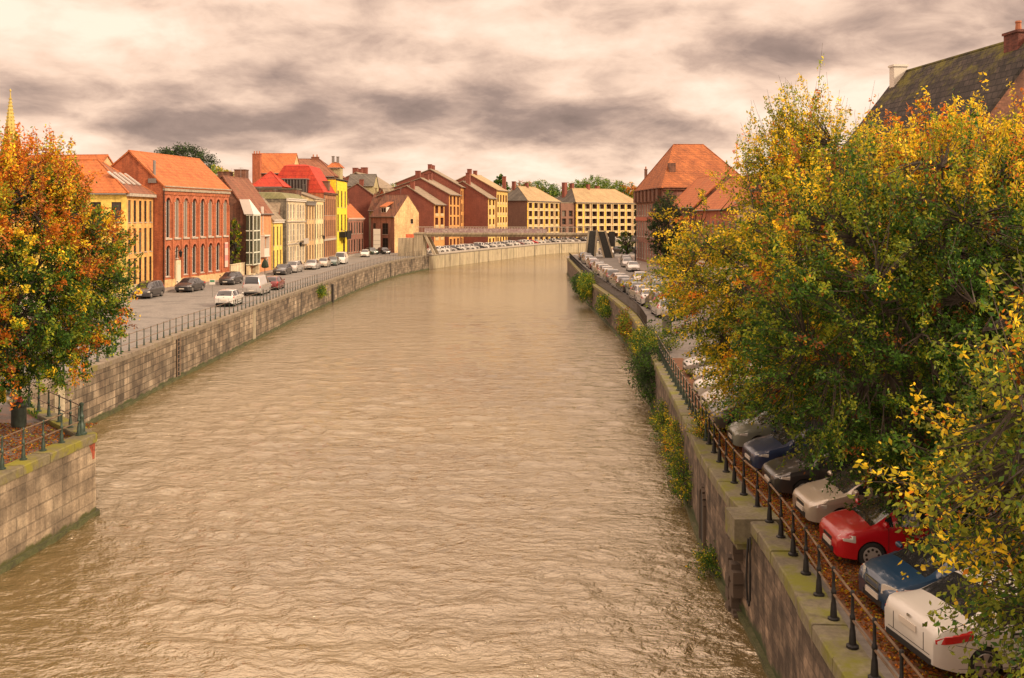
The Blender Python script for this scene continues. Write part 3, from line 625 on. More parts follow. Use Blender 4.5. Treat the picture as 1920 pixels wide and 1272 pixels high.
# arched brick hall
A, B = (-38.2, 105.1), (-35.7, 121.0); Lh = math.dist(A, B); bay = Lh / 8; fr = []
for i in range(8):
    u = bay * i + (bay - .92) / 2
    fr.append((u, u + .92, 5.55, 10.0, True))
    if i == 1: fr.append((u + .1, u + .82, 3.2, 4.6, True))
    elif i < 7: fr.append((u, u + .92, 1.3, 4.7, True))
root, L = HL('brick_hall', 'large red brick hall with eight tall arched windows under an orange roof', A, B, 8.6, 11.2, br_red, rf_or, ('gable', 4.0, 15.0, 11.4), front=fr, style='grid', cornice=(.45, .25), cm=plain('cornice_stone', (.33, .27, .20), .8, var=.3), dep=.13,
    plinth=(.95, pl_sand), cat='brick hall')
pm = MB()
for i in range(9):
    u = min(max(bay * i, .16), L - .16); pm.box(u - .15, u + .15, -.12, -.002, .96, 9.35)
pm.box(0, L, -.10, -.003, 10.35, 10.72); pm.build('pilaster', br_red, root)
am = MB()
for i in range(8):
    cx_ = bay * (i + .5)
    for zc, r0, r1 in ((9.54, .50, .78),) + (((4.24, .50, .68),) if i < 7 else ()):
        for k in range(8):
            t0, t1 = math.pi * k / 8, math.pi * (k + 1) / 8
            pp = [(cx_ + r_ * math.cos(t), zc + r_ * math.sin(t)) for r_, t in ((r0, t0), (r1, t0), (r1, t1), (r0, t1))]
            am.hexa([(a, -.10, z) for a, z in pp], [(a, -.003, z) for a, z in pp])
am.build('arch_moulding', surf('brick_arch', [(.36, .10, .05), (.46, .15, .07)], streak=0), root)
sm_ = MB()
for i in range(8): sm_.box(bay * i + .3, bay * (i + 1) - .3, -.16, -.004, 5.35, 5.53)
sm_.build('string_course', SILL, root)
d_ = MB(); dx = bay * 1.5; d_.box(dx - .55, dx + .55, -.2, -.003, 0, 3.0); d_.build('door_surround', pl_cream, root)
d2 = MB(); d2.box(dx - .36, dx + .36, -.23, -.19, .05, 2.5); d2.build('door', plain('cream_door', (.60, .52, .38), .6), root)
bn = MB(); bn.box(bay * 7.5 - .42, bay * 7.5 + .42, -.18, -.13, 1.6, 4.7); bn.box(bay * 7.5 - .40, bay * 7.5 + .40, -.19, -.185, 2.4, 3.1, 1); bn.box(bay * 7.5 - .40, bay * 7.5 + .40, -.19, -.185, 4.0, 4.5, 1)
bo = bn.build('wall_banner', [plain('banner_pale', (.66, .42, .34), .8), plain('banner_pink', (.60, .22, .20), .8)]); bo.location = root.location; bo.rotation_euler = root.rotation_euler; tag(bo, 'pale pink vertical banner on the last bay of the arched brick hall', 'banner')
fl = MB(); fl.tube([(.3, 1.2, 11.8), (.3, 1.2, 14.1)], .16, 8); fl.box(-.15, .75, .75, 1.7, 11.6, 12.1); fl.build('flue', GREYM, root)
dp_ = MB(); dp_.tube([(-.02, -.12, .1), (-.02, -.12, 10.8)], .07, 6); dp_.build('drainpipe', dark, root)
# low garden wall and hedge house gap
mb = MB(); mb.box(0, .3, 0, 6.2, 0, 1.7); mb.box(-.05, .35, -.05, 6.25, 1.701, 1.8); o = mb.build('garden_wall', pl_cream, None, loc=(-35.9, 121.6, 0)); tag(o, 'low pale wall between the arched brick hall and the glass stairwell house', 'wall')
# glass stairwell house
root, L = HL('glass_stair_house', 'orange plastered house with steep brown roof and a white framed glass stairwell', (-35.4, 128.4), (-35.1, 140), 9.5, 8.35, pl_orange, rf_brn, ('gable', 3.4, 13.2, 8.0), sidewall=br_dark, ov=.35,
    front=[(7.2, 8.6, 2.6, 4.6, False), (9.2, 10.2, .9, 2.8, False)], style='white', chim=((11.0, 4.2, 1.6, 1.6, 11, 14.6, br_dark, 0), (11.2, 6.6, 1.4, 1.8, 10, 14.3, br_dark, 0)))
g = MB(); g.box(-.55, 2.6, -.95, -.005, 1.55, 8.1); gl = g.build('glazed_stairwell', GLASSG, root)
g = MB()
for x in (-.6, .97, 2.6): g.box(x - .06, x + .08, -1.02, -.96, 1.5, 8.15)
for z in (1.5, 3.1, 4.75, 6.0, 8.1): g.box(-.66, 2.72, -1.02, -.955, z - .08, z + .08)
for y in (-.95, -.5): g.box(-.62, -.56, y, y + .07, 1.5, 8.15)
for z in (1.5, 3.1, 4.75, 6.0, 8.1): g.box(-.62, -.56, -.95, 0, z - .07, z + .07); g.box(2.61, 2.67, -.95, 0, z - .07, z + .07)
g.build('glazing_bars', plain('pale_green_bars', (.62, .62, .50), .5), gl)
g = MB(); g.hexa([(-.7, -1.05, 8.2), (2.75, -1.05, 8.2), (2.75, .2, 8.2), (-.7, .2, 8.2)], [(-.6, -.4, 10.2), (-.3, -.4, 10.2), (-.3, .9, 10.2), (-.6, .9, 10.2)]); g.build('white_pointed_canopy', plain('white_boarding', (.66, .60, .54), .7), root)
g = MB(); g.box(-.5, 2.5, -.9, -.01, .0, .25); g.box(-.5, 0, -.5, -.01, .25, 1.45); g.box(2.1, 2.5, -.9, -.01, .25, 1.45); g.build('stairwell_base', pl_cream, root)
g = MB(); g.box(6.2, 8.9, -.55, -.005, 2.2, 2.4); g.box(6.25, 6.35, -.5, -.01, 2.4, 5.1); g.box(8.75, 8.85, -.5, -.01, 2.4, 5.1); g.box(6.2, 8.9, -.6, -.01, 5.1, 5.3); g.box(6.3, 8.8, -.5, -.42, 2.4, 3.4); g.build('balcony_bay', FR_W, root)
g = MB(); g.box(6.2, 6.6, -.3, -.02, 8.2, 9.3); g.tube([(6.9, -.1, 8.2), (6.9, -.1, 5.4)], .06, 6); g.build('roof_vent', FR_W, root)
# narrow yellow house
HL('narrow_yellow_house', 'narrow two-storey yellow house with a white cornice, squeezed beside the stairwell house', (-35.0, 140.2), (-34.8, 145.6), 7, 7.3, pl_yel, rf_gry, ('gable', 3, 10.6, 7.3), front=rows(5.4, 3, .75, [(.3, 2.9), (3.6, 6.4)]), style='dark', cornice=(.35, .3), dep=.15)
root, L = HL('tall_pale_house', 'tall stone-pale three-storey townhouse with a mossy mansard roof and a rubble side wall', (-34.6, 147.3), (-34.5, 160), 8, 10.6, pl_cream, surf('mossy_mansard', [(.13, .13, .05), (.22, .19, .09)], scale=1.0, streak=.2), ('mansard', .9, .9, .5, .5, .15), sidewall=st_grey,
    front=rows(5.9, 3, .95, [(.5, 3.2), (4.0, 6.7), (7.6, 9.8)], .6) + rows(5.9, 3, .95, [(.5, 3.2), (4.0, 6.7), (7.6, 9.8)], .6, off=6.6), style='white', cornice=(.3, .25))
g = MB(); g.box(-.03, L + .03, -.2, -.004, 7.0, 7.2); g.box(-.03, L + .03, -.15, -.004, 3.5, 3.7); g.box(8.9, 12.4, -.7, -.01, 3.4, 3.55); g.box(8.9, 12.4, -.7, -.64, 3.55, 4.3); g.build('string_course', SILL, root)
HL('beige_house', 'slim beige-orange townhouse with grey cornice between the stone-pale house and the cream house', (-34.4, 160.1), (-34.4, 167), 6, 10.3, pl_beige, asphr, ('flat',), front=rows(6.9, 3, .9, [(.5, 3.0), (3.9, 6.6), (7.4, 9.6)]), style='dark', cornice=(.5, .35), cm=GREYM)
HL('cream_house', 'pale cream townhouse with shallow roof and four narrow shuttered windows per floor', (-34.4, 167.1), (-34.35, 174.9), 6, 10.9, pl_pale, rf_gry, ('gable', 3, 12, 10.9), front=rows(7.8, 4, .85, [(.5, 3.0), (4.0, 6.6), (7.5, 10.0)]), style='brown', cornice=(.3, .2), cm=pl_cream)
root, L = HL('red_mansard_house', 'four-storey red brick townhouse crowned by a big bright red mansard roof', (-34.35, 175.1), (-34.3, 187), 10.5, 12.2, surf('brick_shop', [(.36, .15, .07), (.46, .22, .10)], scale=.5, brick=(.22, .075, .2), mortar=1.2), rf_red, ('mansard', 5.0, 3.0, 1.2, .6, .25), sidewall=br_red,
    front=rows(11.9, 6, .9, [(.4, 3.3), (4.1, 7.2), (8.1, 11.2)]), style='dark', cornice=(.25, .3), cm=br_dark)
g = MB(); g.box(-1.5, 1.7, 2.8, 9.2, 12.3, 14.6); gb = g.build('dark_glazed_dormer', plain('dark_louvre', (.03, .024, .02), .4), root)
g = MB()
for k in range(12): g.box(-1.62, -1.52, 2.8 + k * .56, 2.9 + k * .56, 12.2, 14.7)
g.box(-1.7, 1.8, 2.7, 9.3, 14.61, 14.75); g.build('dormer_bars', GREYM, gb)
g = MB(); g.box(5.0, 6.4, .1, 1.6, 12.8, 14.4); g.box(4.9, 6.5, 0, 1.8, 14.41, 14.55); g.build('dormer_window', [FR_B], root)
g = MB(); g.box(-.02, L + .02, -.12, -.004, 3.4, 3.8); g.build('string_course', SILL, root)
g = MB(); g.box(.0, L, -.05, -.0045, .0, 3.38); 
root, L = HL('bright_yellow_house', 'tall narrow lemon yellow house with a black box hanging over its arched door', (-34.3, 187.2), (-34.2, 199), 8, 15.1, pl_bright, asphr, ('flat',), front=rows(11.9, 3, 1.5, [(5.0, 8.3), (9.7, 13.0)], 1.4) + [(7.4, 9.6, .3, 3.3, True)], style='brown', sidewall=pl_bright, cornice=(.15, .12), cm=dark)
g = MB(); g.box(3.0, 9.6, -1.2, -.01, 3.7, 4.8); g.box(4.5, 9.3, -1.35, -1.21, 3.3, 5.0); g.tube([(4, -1.2, 4.9), (4, -.1, 5.4)], .05, 5); go = g.build('black_box_sign', dark, root)
HL('low_brick_house', 'low two-storey pink brick house with orange roof beside the lemon yellow house', (-34.1, 199.2), (-32.6, 211), 6, 7.4, br_pink, rf_or, ('gable', 3, 10.4, 7.4), front=rows(11.8, 6, .95, [(.4, 3.0), (4.2, 6.6)]), style='dark', cornice=(.3, .2), chim=((9, 3, .8, .8, 9, 11.6, br_dark, 0),))
HL('olive_house', 'olive grey plastered house with blank end wall behind the white notice board', (-31.9, 214), (-28.2, 212.6), 6, 9.2, pl_olive, rf_dk, ('gable', 3, 13.2, 9.2), chim=((0.3, 3, .6, .8, 9, 14.2, pl_olive, 0),))
root, L = HL('brick_corner_house', 'small brick corner house with dark roof, one dormer and sand-coloured side wall', (-31.0, 210.3), (-25.3, 206.6), 9.5, 7.75, br_pink, rf_dk, ('gable', 4.6, 12.4, 7.6), sidewall=pl_sand, front=[(3.4, 5.0, 4.0, 6.4, False), (3.4, 5.0, .6, 3.2, False), (.8, 1.5, 3.8, 6.4, False), (.8, 1.9, .2, 3.0, False)], style='dark', cornice=(.15, .3), cm=GREYM, right=[(5.5, 6.4, 6.3, 7.3, False)], verge=.05)
g = MB(); g.box(2.4, 3.9, .7, 2.4, 8.5, 9.9); g.hexa([(2.2, .5, 9.9), (4.1, .5, 9.9), (4.1, 3.2, 11.0), (2.2, 3.2, 11.0)], [(2.2, .45, 10.02), (4.1, .45, 10.02), (4.1, 3.2, 11.15), (2.2, 3.2, 11.15)], 1); dm = g.build('dormer', [FR_W, rf_or], root)
g = MB(); g.box(2.55, 3.1, .66, .7, 8.8, 9.7); g.box(3.2, 3.75, .66, .7, 8.8, 9.7); g.build('dormer_pane', GLASS, dm)
# roofs rising behind the left row
def HB(*a, **k): k.setdefault('group', 'back houses behind the left street'); return house(*a, **k)
HB('orange_roof_house', 'tall back house with orange roof and brick chimney, highest roof behind the townhouses', (-50.3, 188), (-43.2, 188), 9, 16.4, br_dark, rf_or, ('gable', 4.4, 20.3, 16.4), chim=((.5, -.6, 1.5, 1.2, 10, 20.0, br_red, 3),), sidewall=pl_sand)
HB('brown_roof_house', 'back house with a wide rusty brown hipped roof just above the red mansard', (-49.0, 199), (-36.8, 199), 12, 16.2, br_dark, rf_brn, ('hip', 5, 20.1, 3, 4.2), chim=((7.2, 4.9, 1.6, .5, 18, 20.4, rf_brn, 2),))
HB('roof_pavilion', 'little brick pavilion with a pyramid of bright red tiles', (-44.6, 165), (-39.5, 165), 5, 13.0, br_red, rf_red, ('hip', 2.5, 15.7, 2.4, 2.5), front=[(1.0, 1.2, 11, 12.8, False)])
HB('flat_brick_block', 'long low back block of stained red brick with a flat grey-green roof edge', (-43.2, 161), (-36.2, 161), 4, 12.4, br_dark, asphr, ('flat',))
HB('low_grey_roof_house', 'small grey roofed back house between the narrow yellow and the stone-pale townhouse', (-41.5, 146.2), (-35.6, 146.2), 3.4, 8.6, br_dark, rf_gry, ('gable', 1.7, 10.4, 8.6))
HB('chimney_block', 'square grey chimney house with an orange cap behind the lemon yellow house', (-38.9, 203), (-36.3, 203), 3, 18.2, pl_olive, rf_or, ('hip', 1.5, 19.4, .8, .8), chim=((.8, 1.5, .5, .5, 18, 20.6, GREYM, 0), (1.8, 1.5, .5, .5, 18, 20.5, GREYM, 0)))
HB('grey_roof_house', 'grey roofed back house between the lemon yellow house and the brick gables', (-38, 222), (-32, 222), 8, 15.0, pl_olive, rf_slt, ('gable', 4, 17.6, 15.0))

# ---- modern apartment blocks
pl_tan = plaster('facade_tan', (.42, .28, .12), .15, .1); pl_strip = plaster('panel_yellow', (.66, .40, .05), .2, .1)
def strips(root, L, n, w, gapw):
    g = MB(); pitch = L / n
    for k in range(n + 1):
        u = min(max(pitch * k, gapw / 2), L - gapw / 2)
        if k % 3 != 2: g = MB(); g.box(u - gapw / 2, u + gapw / 2, -.06, -.004, .3, 11.7); g.build('yellow_panel', pl_strip, root)
    g = MB()
    for k in range(n):
        for s_ in (-1, 1): u = pitch * (k + .5) + s_ * (w / 2 + .1); g.box(u - .07, u + .07, -.22, -.065, .2, 11.9)
    for z in (2.68, 4.93, 7.18, 9.46, 11.72): g.box(0, L, -.2, -.07, z - .06, z + .06)
    g.build('pale_frame_lines', plain('pale_frame', (.60, .47, .28), .7), root)
def HM(lab, A, B, D, ze, roof, fr, wall=pl_mod, side=br_mod, rm=rf_gry, **k):
    k.setdefault('group', 'modern apartment blocks at the river bend'); k.setdefault('style', 'brown'); k.setdefault('dep', .15)
    return house('apartment_block', lab, A, B, D, ze, wall, rm, roof, front=fr, sidewall=side, cat='apartment block', sill=False, ov=.5, verge=.2, **k)
def chs(*p): return tuple((x, y, w_, w_, b, t, br_mod, 0) for x, y, w_, b, t in p)
HM('brick gabled apartment block farthest left, above the dark gambrel corner house', (-30.2, 232), (-28.6, 256), 16, 13.6, ('gable', 7.6, 18.4, 14.6), rows(24, 5, 1.8, [(11.2, 13.2), (8.2, 10.3), (5.2, 7.3)], dep=.9), wall=pl_modo, chim=chs((2, 8.2, 1.2, 17, 19.6), (7, 8.3, 1.3, 17, 19.6), (12, 8.2, 1.5, 17, 20.2)))
HM('low brick gable block tucked in front of the farthest left apartment block', (-30.4, 221), (-29.8, 231.5), 10, 11.6, ('gable', 5.2, 15.4, 12.6), [], wall=br_mod, chim=chs((.6, 4.4, .9, 14, 16.3)))
HM('low brick gable with dark balconies, nearest block behind the footbridge', (-17.3, 213), (-15.6, 222), 13, 10.6, ('gable', 6.3, 14.6, 12.4), rows(9.1, 2, 2.6, [(2.6, 4.9), (5.4, 7.6), (8.0, 10.2)], dep=1.4), wall=pl_modo, chim=chs((.8, 5.2, .9, 13.6, 15.6)))
HM('tall brick gable with an orange front, second step of the stepped blocks', (-14.6, 222.4), (-12.7, 233.6), 15, 13.0, ('gable', 6.8, 16.7, 14.0), rows(11.3, 3, 1.9, [(.6, 2.6), (3.2, 5.2), (5.8, 7.8), (8.2, 10.2), (10.6, 12.6)], dep=.5), wall=pl_modo, chim=chs((.8, 7.6, 1.1, 15.5, 18.4), (4, 6.4, 1.0, 15.5, 17.8), (8, 6.6, 1.0, 16, 18.2)))
HM('highest brick gable at the back of the stepped blocks', (-12.5, 234), (-11.4, 244.5), 16, 15.1, ('gable', 7.6, 19.3, 16), rows(10.5, 3, 1.7, [(.6, 2.6), (3.4, 5.4), (6.2, 8.2), (9.0, 11.0), (12, 14.2)], dep=.5), wall=pl_modo, chim=chs((2, 8, .9, 18, 20.6), (4.5, 8, .9, 18, 20.5), (6, 8, .9, 18, 20.5)))
HM('lower brick gable with yellow balcony front beside the tall twin gable', (-5.9, 237), (-4.2, 243.4), 13, 12.4, ('gable', 6.6, 16.5, 13.6), rows(6.6, 2, 1.5, [(.5, 2.4), (2.9, 4.9), (5.3, 7.3), (7.7, 9.7), (10.1, 12.0)], dep=.7), chim=chs((.8, 5.4, 1.0, 15.4, 18.6)))
HM('tall yellow fronted gable block, right half of the twin gable', (-3.9, 243.8), (-1.2, 256), 14, 14.6, ('gable', 7.2, 18.6, 15.4), rows(12.4, 4, 1.6, [(.5, 2.5), (3.1, 5.1), (5.7, 7.7), (8.3, 10.3), (11.0, 13.4)], dep=.7), chim=chs((1, 7.4, 1.0, 17.6, 19.9), (6, 7.2, .9, 17.8, 19.7), (12.0, .8, .9, 14.5, 18.4)), rm=rf_tan)
root4, L4 = HM('yellow apartment block with hipped tan roof and plain brown side wall above the footbridge middle', (4.2, 266), (14.0, 285.5), 8.5, 12.2, ('hip', 4.5, 16.4, 3.2, 7.5), rows(21.8, 6, 2.2, [(.5, 2.6), (2.8, 4.85), (5.05, 7.1), (7.3, 9.35), (9.6, 11.6)], dep=.9), wall=pl_tan, side=br_brown, rm=[rf_tan, rf_slt], chim=chs((2.6, 5.4, .9, 14.8, 17.6), (9, 4.5, .9, 15.4, 17.4)))
root, L = HM('longest yellow apartment block with rows of brown balconies, farthest right of the blocks', (19.4, 291.5), (41.2, 312), 10, 12.1, ('hip', 5, 16.6, 3.6, 6), rows(29.9, 9, 2.15, [(.5, 2.6), (2.8, 4.85), (5.05, 7.1), (7.3, 9.35), (9.6, 11.6)], dep=.9), wall=pl_tan, side=br_brown, rm=[rf_tan, rf_slt], chim=chs((1.5, 6.2, 1.2, 13, 18.2), (4.0, 5.4, 1.0, 14.8, 18.0), (11, 5.0, .9, 15.5, 17.8), (16, 5.6, 1.1, 15.4, 17.4)))
HM('dark recessed stair block between the two long yellow blocks', (14.6, 287.5), (18.9, 291.8), 8, 11.8, ('flat',), rows(6, 2, 1.8, [(.6, 2.4), (3, 4.8), (5.4, 7.2), (7.8, 9.6)], dep=.5), wall=br_brown, side=br_brown)
strips(root, L, 9, 2.15, .85); strips(root4, L4, 6, 2.2, .95)
# terraces by the bridge head
mb = MB(); mb.box(-27.2, -23.0, 219, 224, 0, 8.2); mb.box(-27.2, -23.0, 219, 224, 8.2, 8.35, 1); o = mb.build('orange_terrace_block', [pl_modo, GREYM]); tag(o, 'small orange brick terrace block with plants, behind the sand-coloured side wall', 'building')
root, L = house('brick_terrace_house', 'brick and orange house with a slanting wall behind the corner house', (-26.4, 214.2), (-24.4, 218.6), 6, 7, br_red, rf_gry, ('gable', 3, 14, 9), cat='house')[:2]
house('glass_bay_block', 'small block with a glass bay window left of the stepped brick gables', (-24.4, 224), (-22.6, 230), 6, 11.4, pl_modo, rf_gry, ('gable', 3, 13.4, 11.4), front=[(1, 4.6, 8.6, 11, False)], style='white', left=[(.3, 2.4, 8.4, 11, False)], cat='building')

# ---- right street
def HR(*a, **k): k.setdefault('group', 'houses on the right street'); return house(*a, **k)
root, L = HR('tall_orange_roof_house', 'large brick corner house with dormers and towering orange tiled roof, right bank', (23.5, 149), (37.5, 149.7), 23.5, 12.3, br_pink, rf_gable, ('hip', 9.5, 19.8, 3.7, 5.4), left=rows(23.5, 10, 1.15, [(.6, 3.4), (4.4, 7.0), (8.0, 9.9)]), front=rows(14, 4, 1.2, [(4.4, 7), (8, 9.8)]), style='white', cornice=(.3, .3), cm=rf_dk, ov=.4)
g = MB(); g.box(-.22, -.004, -.1, 23.6, 10.2, 12.25)
for k in range(7): g.box(-.75, -.221, .8 + k * 3.3, 2.5 + k * 3.3, 10.3, 12.2); g.box(-.85, -.2, .6 + k * 3.3, 2.7 + k * 3.3, 12.26, 12.4)
g.build('dormer', rf_dk, root)
g = MB(); g.box(-.16, -.004, 0, 23.5, 7.15, 7.75); g.build('red_band', plain('red_band', (.40, .11, .06), .8), root)
g = MB(); g.box(1.6, 2.6, 3.0, 4.4, 12.4, 16.4); g.build('chimney', br_dark, root)
HR('small_turret_house', 'narrow house with a little brown cap roof behind the tall orange roof', (25.3, 184), (25.5, 177), 6, 13.5, br_dark, rf_brn, ('hip', 4, 15.6, 2, 2), chim=((.3, .3, .5, .5, 12, 16.8, br_dark, 1),))
HR('red_lean_roof_house', 'brick house with steep red lean-to roofs next to the tall orange roof', (24.0, 147), (24.6, 129), 9, 9.2, br_dark, rf_or, ('gable', 4.5, 13.6, 9.2), front=rows(18, 6, 1.2, [(.6, 3.2), (4.6, 7.4)]), style='white')
HR('red_shop_house', 'red brick house with a white shop front seen through the yellow tree', (24.6, 128), (24.6, 104), 9, 8.8, br_red, rf_or, ('gable', 4.5, 12.8, 8.8), front=rows(24, 8, 1.2, [(.6, 3.2), (4.6, 7.4)]), style='white', plinth=(2.2, FR_W))
HR('pink_house', 'pale pink plastered house mostly hidden by the yellow tree', (24.2, 103), (23.2, 83), 9, 9.5, pl_pink, rf_or, ('gable', 4.5, 13.0, 9.5), front=rows(20, 6, 1.2, [(.6, 3.2), (4.8, 7.6)]), style='white')
HR('white_house', 'off-white plastered house behind the two big trees', (22.6, 82), (21.4, 57), 9, 9.0, pl_white, rf_brn, ('gable', 4.5, 12.4, 9.0), front=rows(25, 8, 1.2, [(.6, 3.2), (4.8, 7.4)]), style='white')
chm = surf('chimney_brick', [(.10, .03, .02), (.19, .06, .04)], scale=1.5, brick=(.23, .08, .3), bump=.6, streak=.2, mortar=1.5)
HR('slate_roof_house', 'old house with steep mossy slate roof and red brick chimney, top right', (17.35, 55.5), (18.75, 42.5), 11.5, 9.4, br_dark, rf_moss, ('gable', 5.4, 16.15, 9.4), front=rows(10, 4, 1.1, [(.6, 3.0), (4.6, 7.4)]), style='white',
   chim=((11.2, 6.3, 1.1, 3.0, 8, 16.5, chm, 4), (.45, 5.0, .55, .8, 14, 16.6, FR_W, 0)), ov=.4, verge=.1)
for k, (a_, b_, zz) in enumerate((((21.6, 43.9), (21.9, 24), 8.5), ((21.0, 23.5), (20.4, 4), 9.0))):
    HR('street_house', ('brick house behind the nearest parked cars, almost hidden by leaves', 'plain brick house at the right edge behind the leafy branches')[k], a_, b_, 8, zz, (br_red, br_dark)[k], rf_brn, ('gable', 4, zz + 3.5, zz), front=rows(19, 6, 1.2, [(.6, 3.0), (4.6, 7.0)]), style='white')

# ---- church spire far left
sp = empty('church_spire', (-209, 400, 0), 0, 'slender pale yellow gothic stone spire rising behind the orange tree', 'church spire')
yel = surf('spire_stone', [(.45, .33, .08), (.62, .48, .14)], scale=.3, streak=.2)
mb = MB(); mb.box(-4, 4, -4, 4, 0, 32); mb.build('tower', yel, sp)
mb = MB(); mb.lathe([(32, 3.7), (36, 3.1), (57, .35), (59.5, .15), (60, .4), (60.6, .3), (61, .02)], n=8)
for k in range(16):
    z = 34 + k * 1.5; r_ = 3.4 - (z - 34) * .135
    for a in range(8):
        t = a * math.pi / 4; mb.box(r_ * math.cos(t) - .22, r_ * math.cos(t) + .22, r_ * math.sin(t) - .22, r_ * math.sin(t) + .22, z, z + .45)
mb.build('spire', yel, sp)
for dx in (-5, 5.2):
    mb = MB(); mb.lathe([(28, 1.2), (36, 1.0), (36.2, 1.2), (41, .1)], dx, -3, 6); mb.build('pinnacle', yel, sp)
# ---- church roof: long roof with ridge behind left tree
HB('long_red_roof_building', 'long red roofed building behind the orange tree at the left edge', (-80, 119), (-51, 115), 9, 11.8, br_red, rf_or, ('gable', 4.5, 15.4, 11.8), sidewall=pl_sand)
# ================================================================ footbridge and bridge-end monument
conc = surf('bridge_concrete', [(.36, .30, .20), (.48, .40, .28)], scale=.3, streak=.35, bump=.2)
br = empty('footbridge', (-17.5, 191, 0), math.atan2(185.5 - 191, 15.6 + 17.5), 'long pale footbridge crossing the river with a graffiti-covered parapet', 'footbridge')
BL = math.dist((-17.5, 191), (15.6, 185.5))
mb = MB(); mb.box(-1.8, BL, -1.5, 1.5, 4.35, 4.7); mb.hexa([(-1, -1.1, 3.85), (BL, -1.1, 3.95), (BL, 1.1, 3.95), (-1, 1.1, 3.85)], [(-1.8, -1.3, 4.345), (BL, -1.3, 4.345), (BL, 1.3, 4.345), (-1.8, 1.3, 4.345)]); mb.build('deck', conc, br)
graf = surf('graffiti_paint', [(.20, .13, .12), (.42, .33, .30), (.30, .18, .20), (.50, .42, .36), (.16, .12, .15)], scale=1.3, streak=0, bump=0, fine=2)
mb = MB(); mb.box(.5, BL * .74, -1.52, -1.47, 4.72, 5.55); mb.build('graffiti_panel', graf, br)
mb = MB()
for k in range(int(BL / .55) + 4):
    x = -1.8 + k * .55
    if x < BL: mb.box(x - .02, x + .02, -1.56, -1.53, 4.7, 5.75); mb.box(x - .02, x + .02, 1.46, 1.49, 4.7, 5.75)
for y in (-1.545, 1.475): mb.box(-1.8, BL, y - .035, y + .035, 5.76, 5.84)
mb.build('parapet', plain('pale_rail', (.40, .34, .27), .6), br)
mb = MB(); mb.box(-1.7, .2, -1.4, 1.4, 0, 4.34); mb.box(.21, 2.2, -.9, .9, 0, 4.34) if False else None
mb.box(-5.0, -1.72, -1.3, 1.3, 0, 3.6); mb.build('abutment', conc, br)
mb = MB(); mb.hexa([(2.2, -1.5, .35), (2.75, -1.5, .35), (2.75, -1.1, .35), (2.2, -1.1, .35)], [(.25, -1.5, 4.3), (.75, -1.5, 4.3), (.75, -1.1, 4.3), (.25, -1.1, 4.3)])
mb.hexa([(2.2, 1.1, .35), (2.75, 1.1, .35), (2.75, 1.5, .35), (2.2, 1.5, .35)], [(.25, 1.1, 4.3), (.75, 1.1, 4.3), (.75, 1.5, 4.3), (.25, 1.5, 4.3)]); mb.build('raking_strut', conc, br)
# stair towers of the bridge end: two leaning dark panels with pale edges
mo = empty('bridge_stair_tower', (16.6, 184, 0), R(-6), 'pair of leaning dark slabs with pale edges at the right end of the footbridge', 'stair tower')
dk = plain('dark_tread', (.035, .035, .03), .6, var=.3)
def lean(x0, x1, xs, h, nm, y0=-1.4, y1=1.4):
    mb = MB(); mb.hexa([(x0, y0, 0), (x0 + 1.7, y0, 0), (x0 + 1.7, y1, 0), (x0, y1, 0)], [(x1, y0, h), (x1 + 1.5, y0, h), (x1 + 1.5, y1, h), (x1, y1, h)]); a = mb.build(nm, dk, mo)
    mb = MB()
    for k in (0, 1):
        b0 = x0 - .12 + k * 1.75; t0 = x1 - .12 + k * 1.55
        mb.hexa([(b0, y0 - .25, 0), (b0 + .34, y0 - .25, 0), (b0 + .34, y1, 0), (b0, y1, 0)], [(t0, y0 - .25, h + .2), (t0 + .34, y0 - .25, h + .2), (t0 + .34, y1, h + .2), (t0, y1, h + .2)])
    mb.build('pale_edge', conc, a)
lean(-2.5, -1.9, 0, 5.1, 'leaning_slab'); lean(1.0, -.35, 0, 5.0, 'leaning_slab', -1.0, 1.6)
mb = MB(); mb.box(1.9, 3.1, -.6, -.45, 2.1, 5.0); mb.tube([(2.9, -.5, 0), (2.9, -.5, 2.1)], .09, 8); o = mb.build('information_panel', dk, None, loc=(16.6, 184, 0)); tag(o, 'tall dark panel on a post just right of the leaning bridge slabs', 'panel')

# ================================================================ cars
TYRE = plain('tyre_rubber', (.014, .013, .012), .85); RIM = plain('alloy_rim', (.42, .39, .36), .35, .7); RIMH = plain('steel_hubcap', (.40, .37, .34), .45, .4)
CGL = plain('car_glass', (.02, .02, .022), .06, 0, spec=.9); BLK = plain('black_plastic', (.016, .015, .015), .55); CHR = plain('chrome', (.55, .52, .48), .2, .9)
HLM = plain('headlamp_glass', (.62, .58, .52), .12, .3, spec=.9); TLM = plain('tail_lamp_red', (.42, .012, .010), .2, spec=.8); AMB = plain('indicator_amber', (.60, .16, .02), .25); PLT = plain('number_plate', (.58, .52, .44), .5); PTX = plain('plate_letters', (.30, .05, .04), .6)
PAINT = {}
def paint(c):
    if c not in PAINT: PAINT[c] = plain('car_paint_' + c, COL[c], .28, .25 if c in ('silver', 'grey', 'dark grey', 'beige', 'teal', 'greenish silver') else 0, coat=.8)
    return PAINT[c]
COL = {'white': (.56, .53, .48), 'silver': (.40, .37, .34), 'grey': (.13, .12, .11), 'dark grey': (.038, .035, .036), 'black': (.018, .017, .018), 'navy': (.02, .03, .07), 'blue': (.014, .040, .085), 'red': (.42, .006, .012),
       'beige': (.44, .37, .29), 'teal': (.10, .14, .12), 'greenish silver': (.21, .22, .18), 'dark green': (.02, .045, .03), 'dark red': (.16, .02, .02), 'maroon': (.16, .05, .045), 'bronze': (.22, .15, .10)}
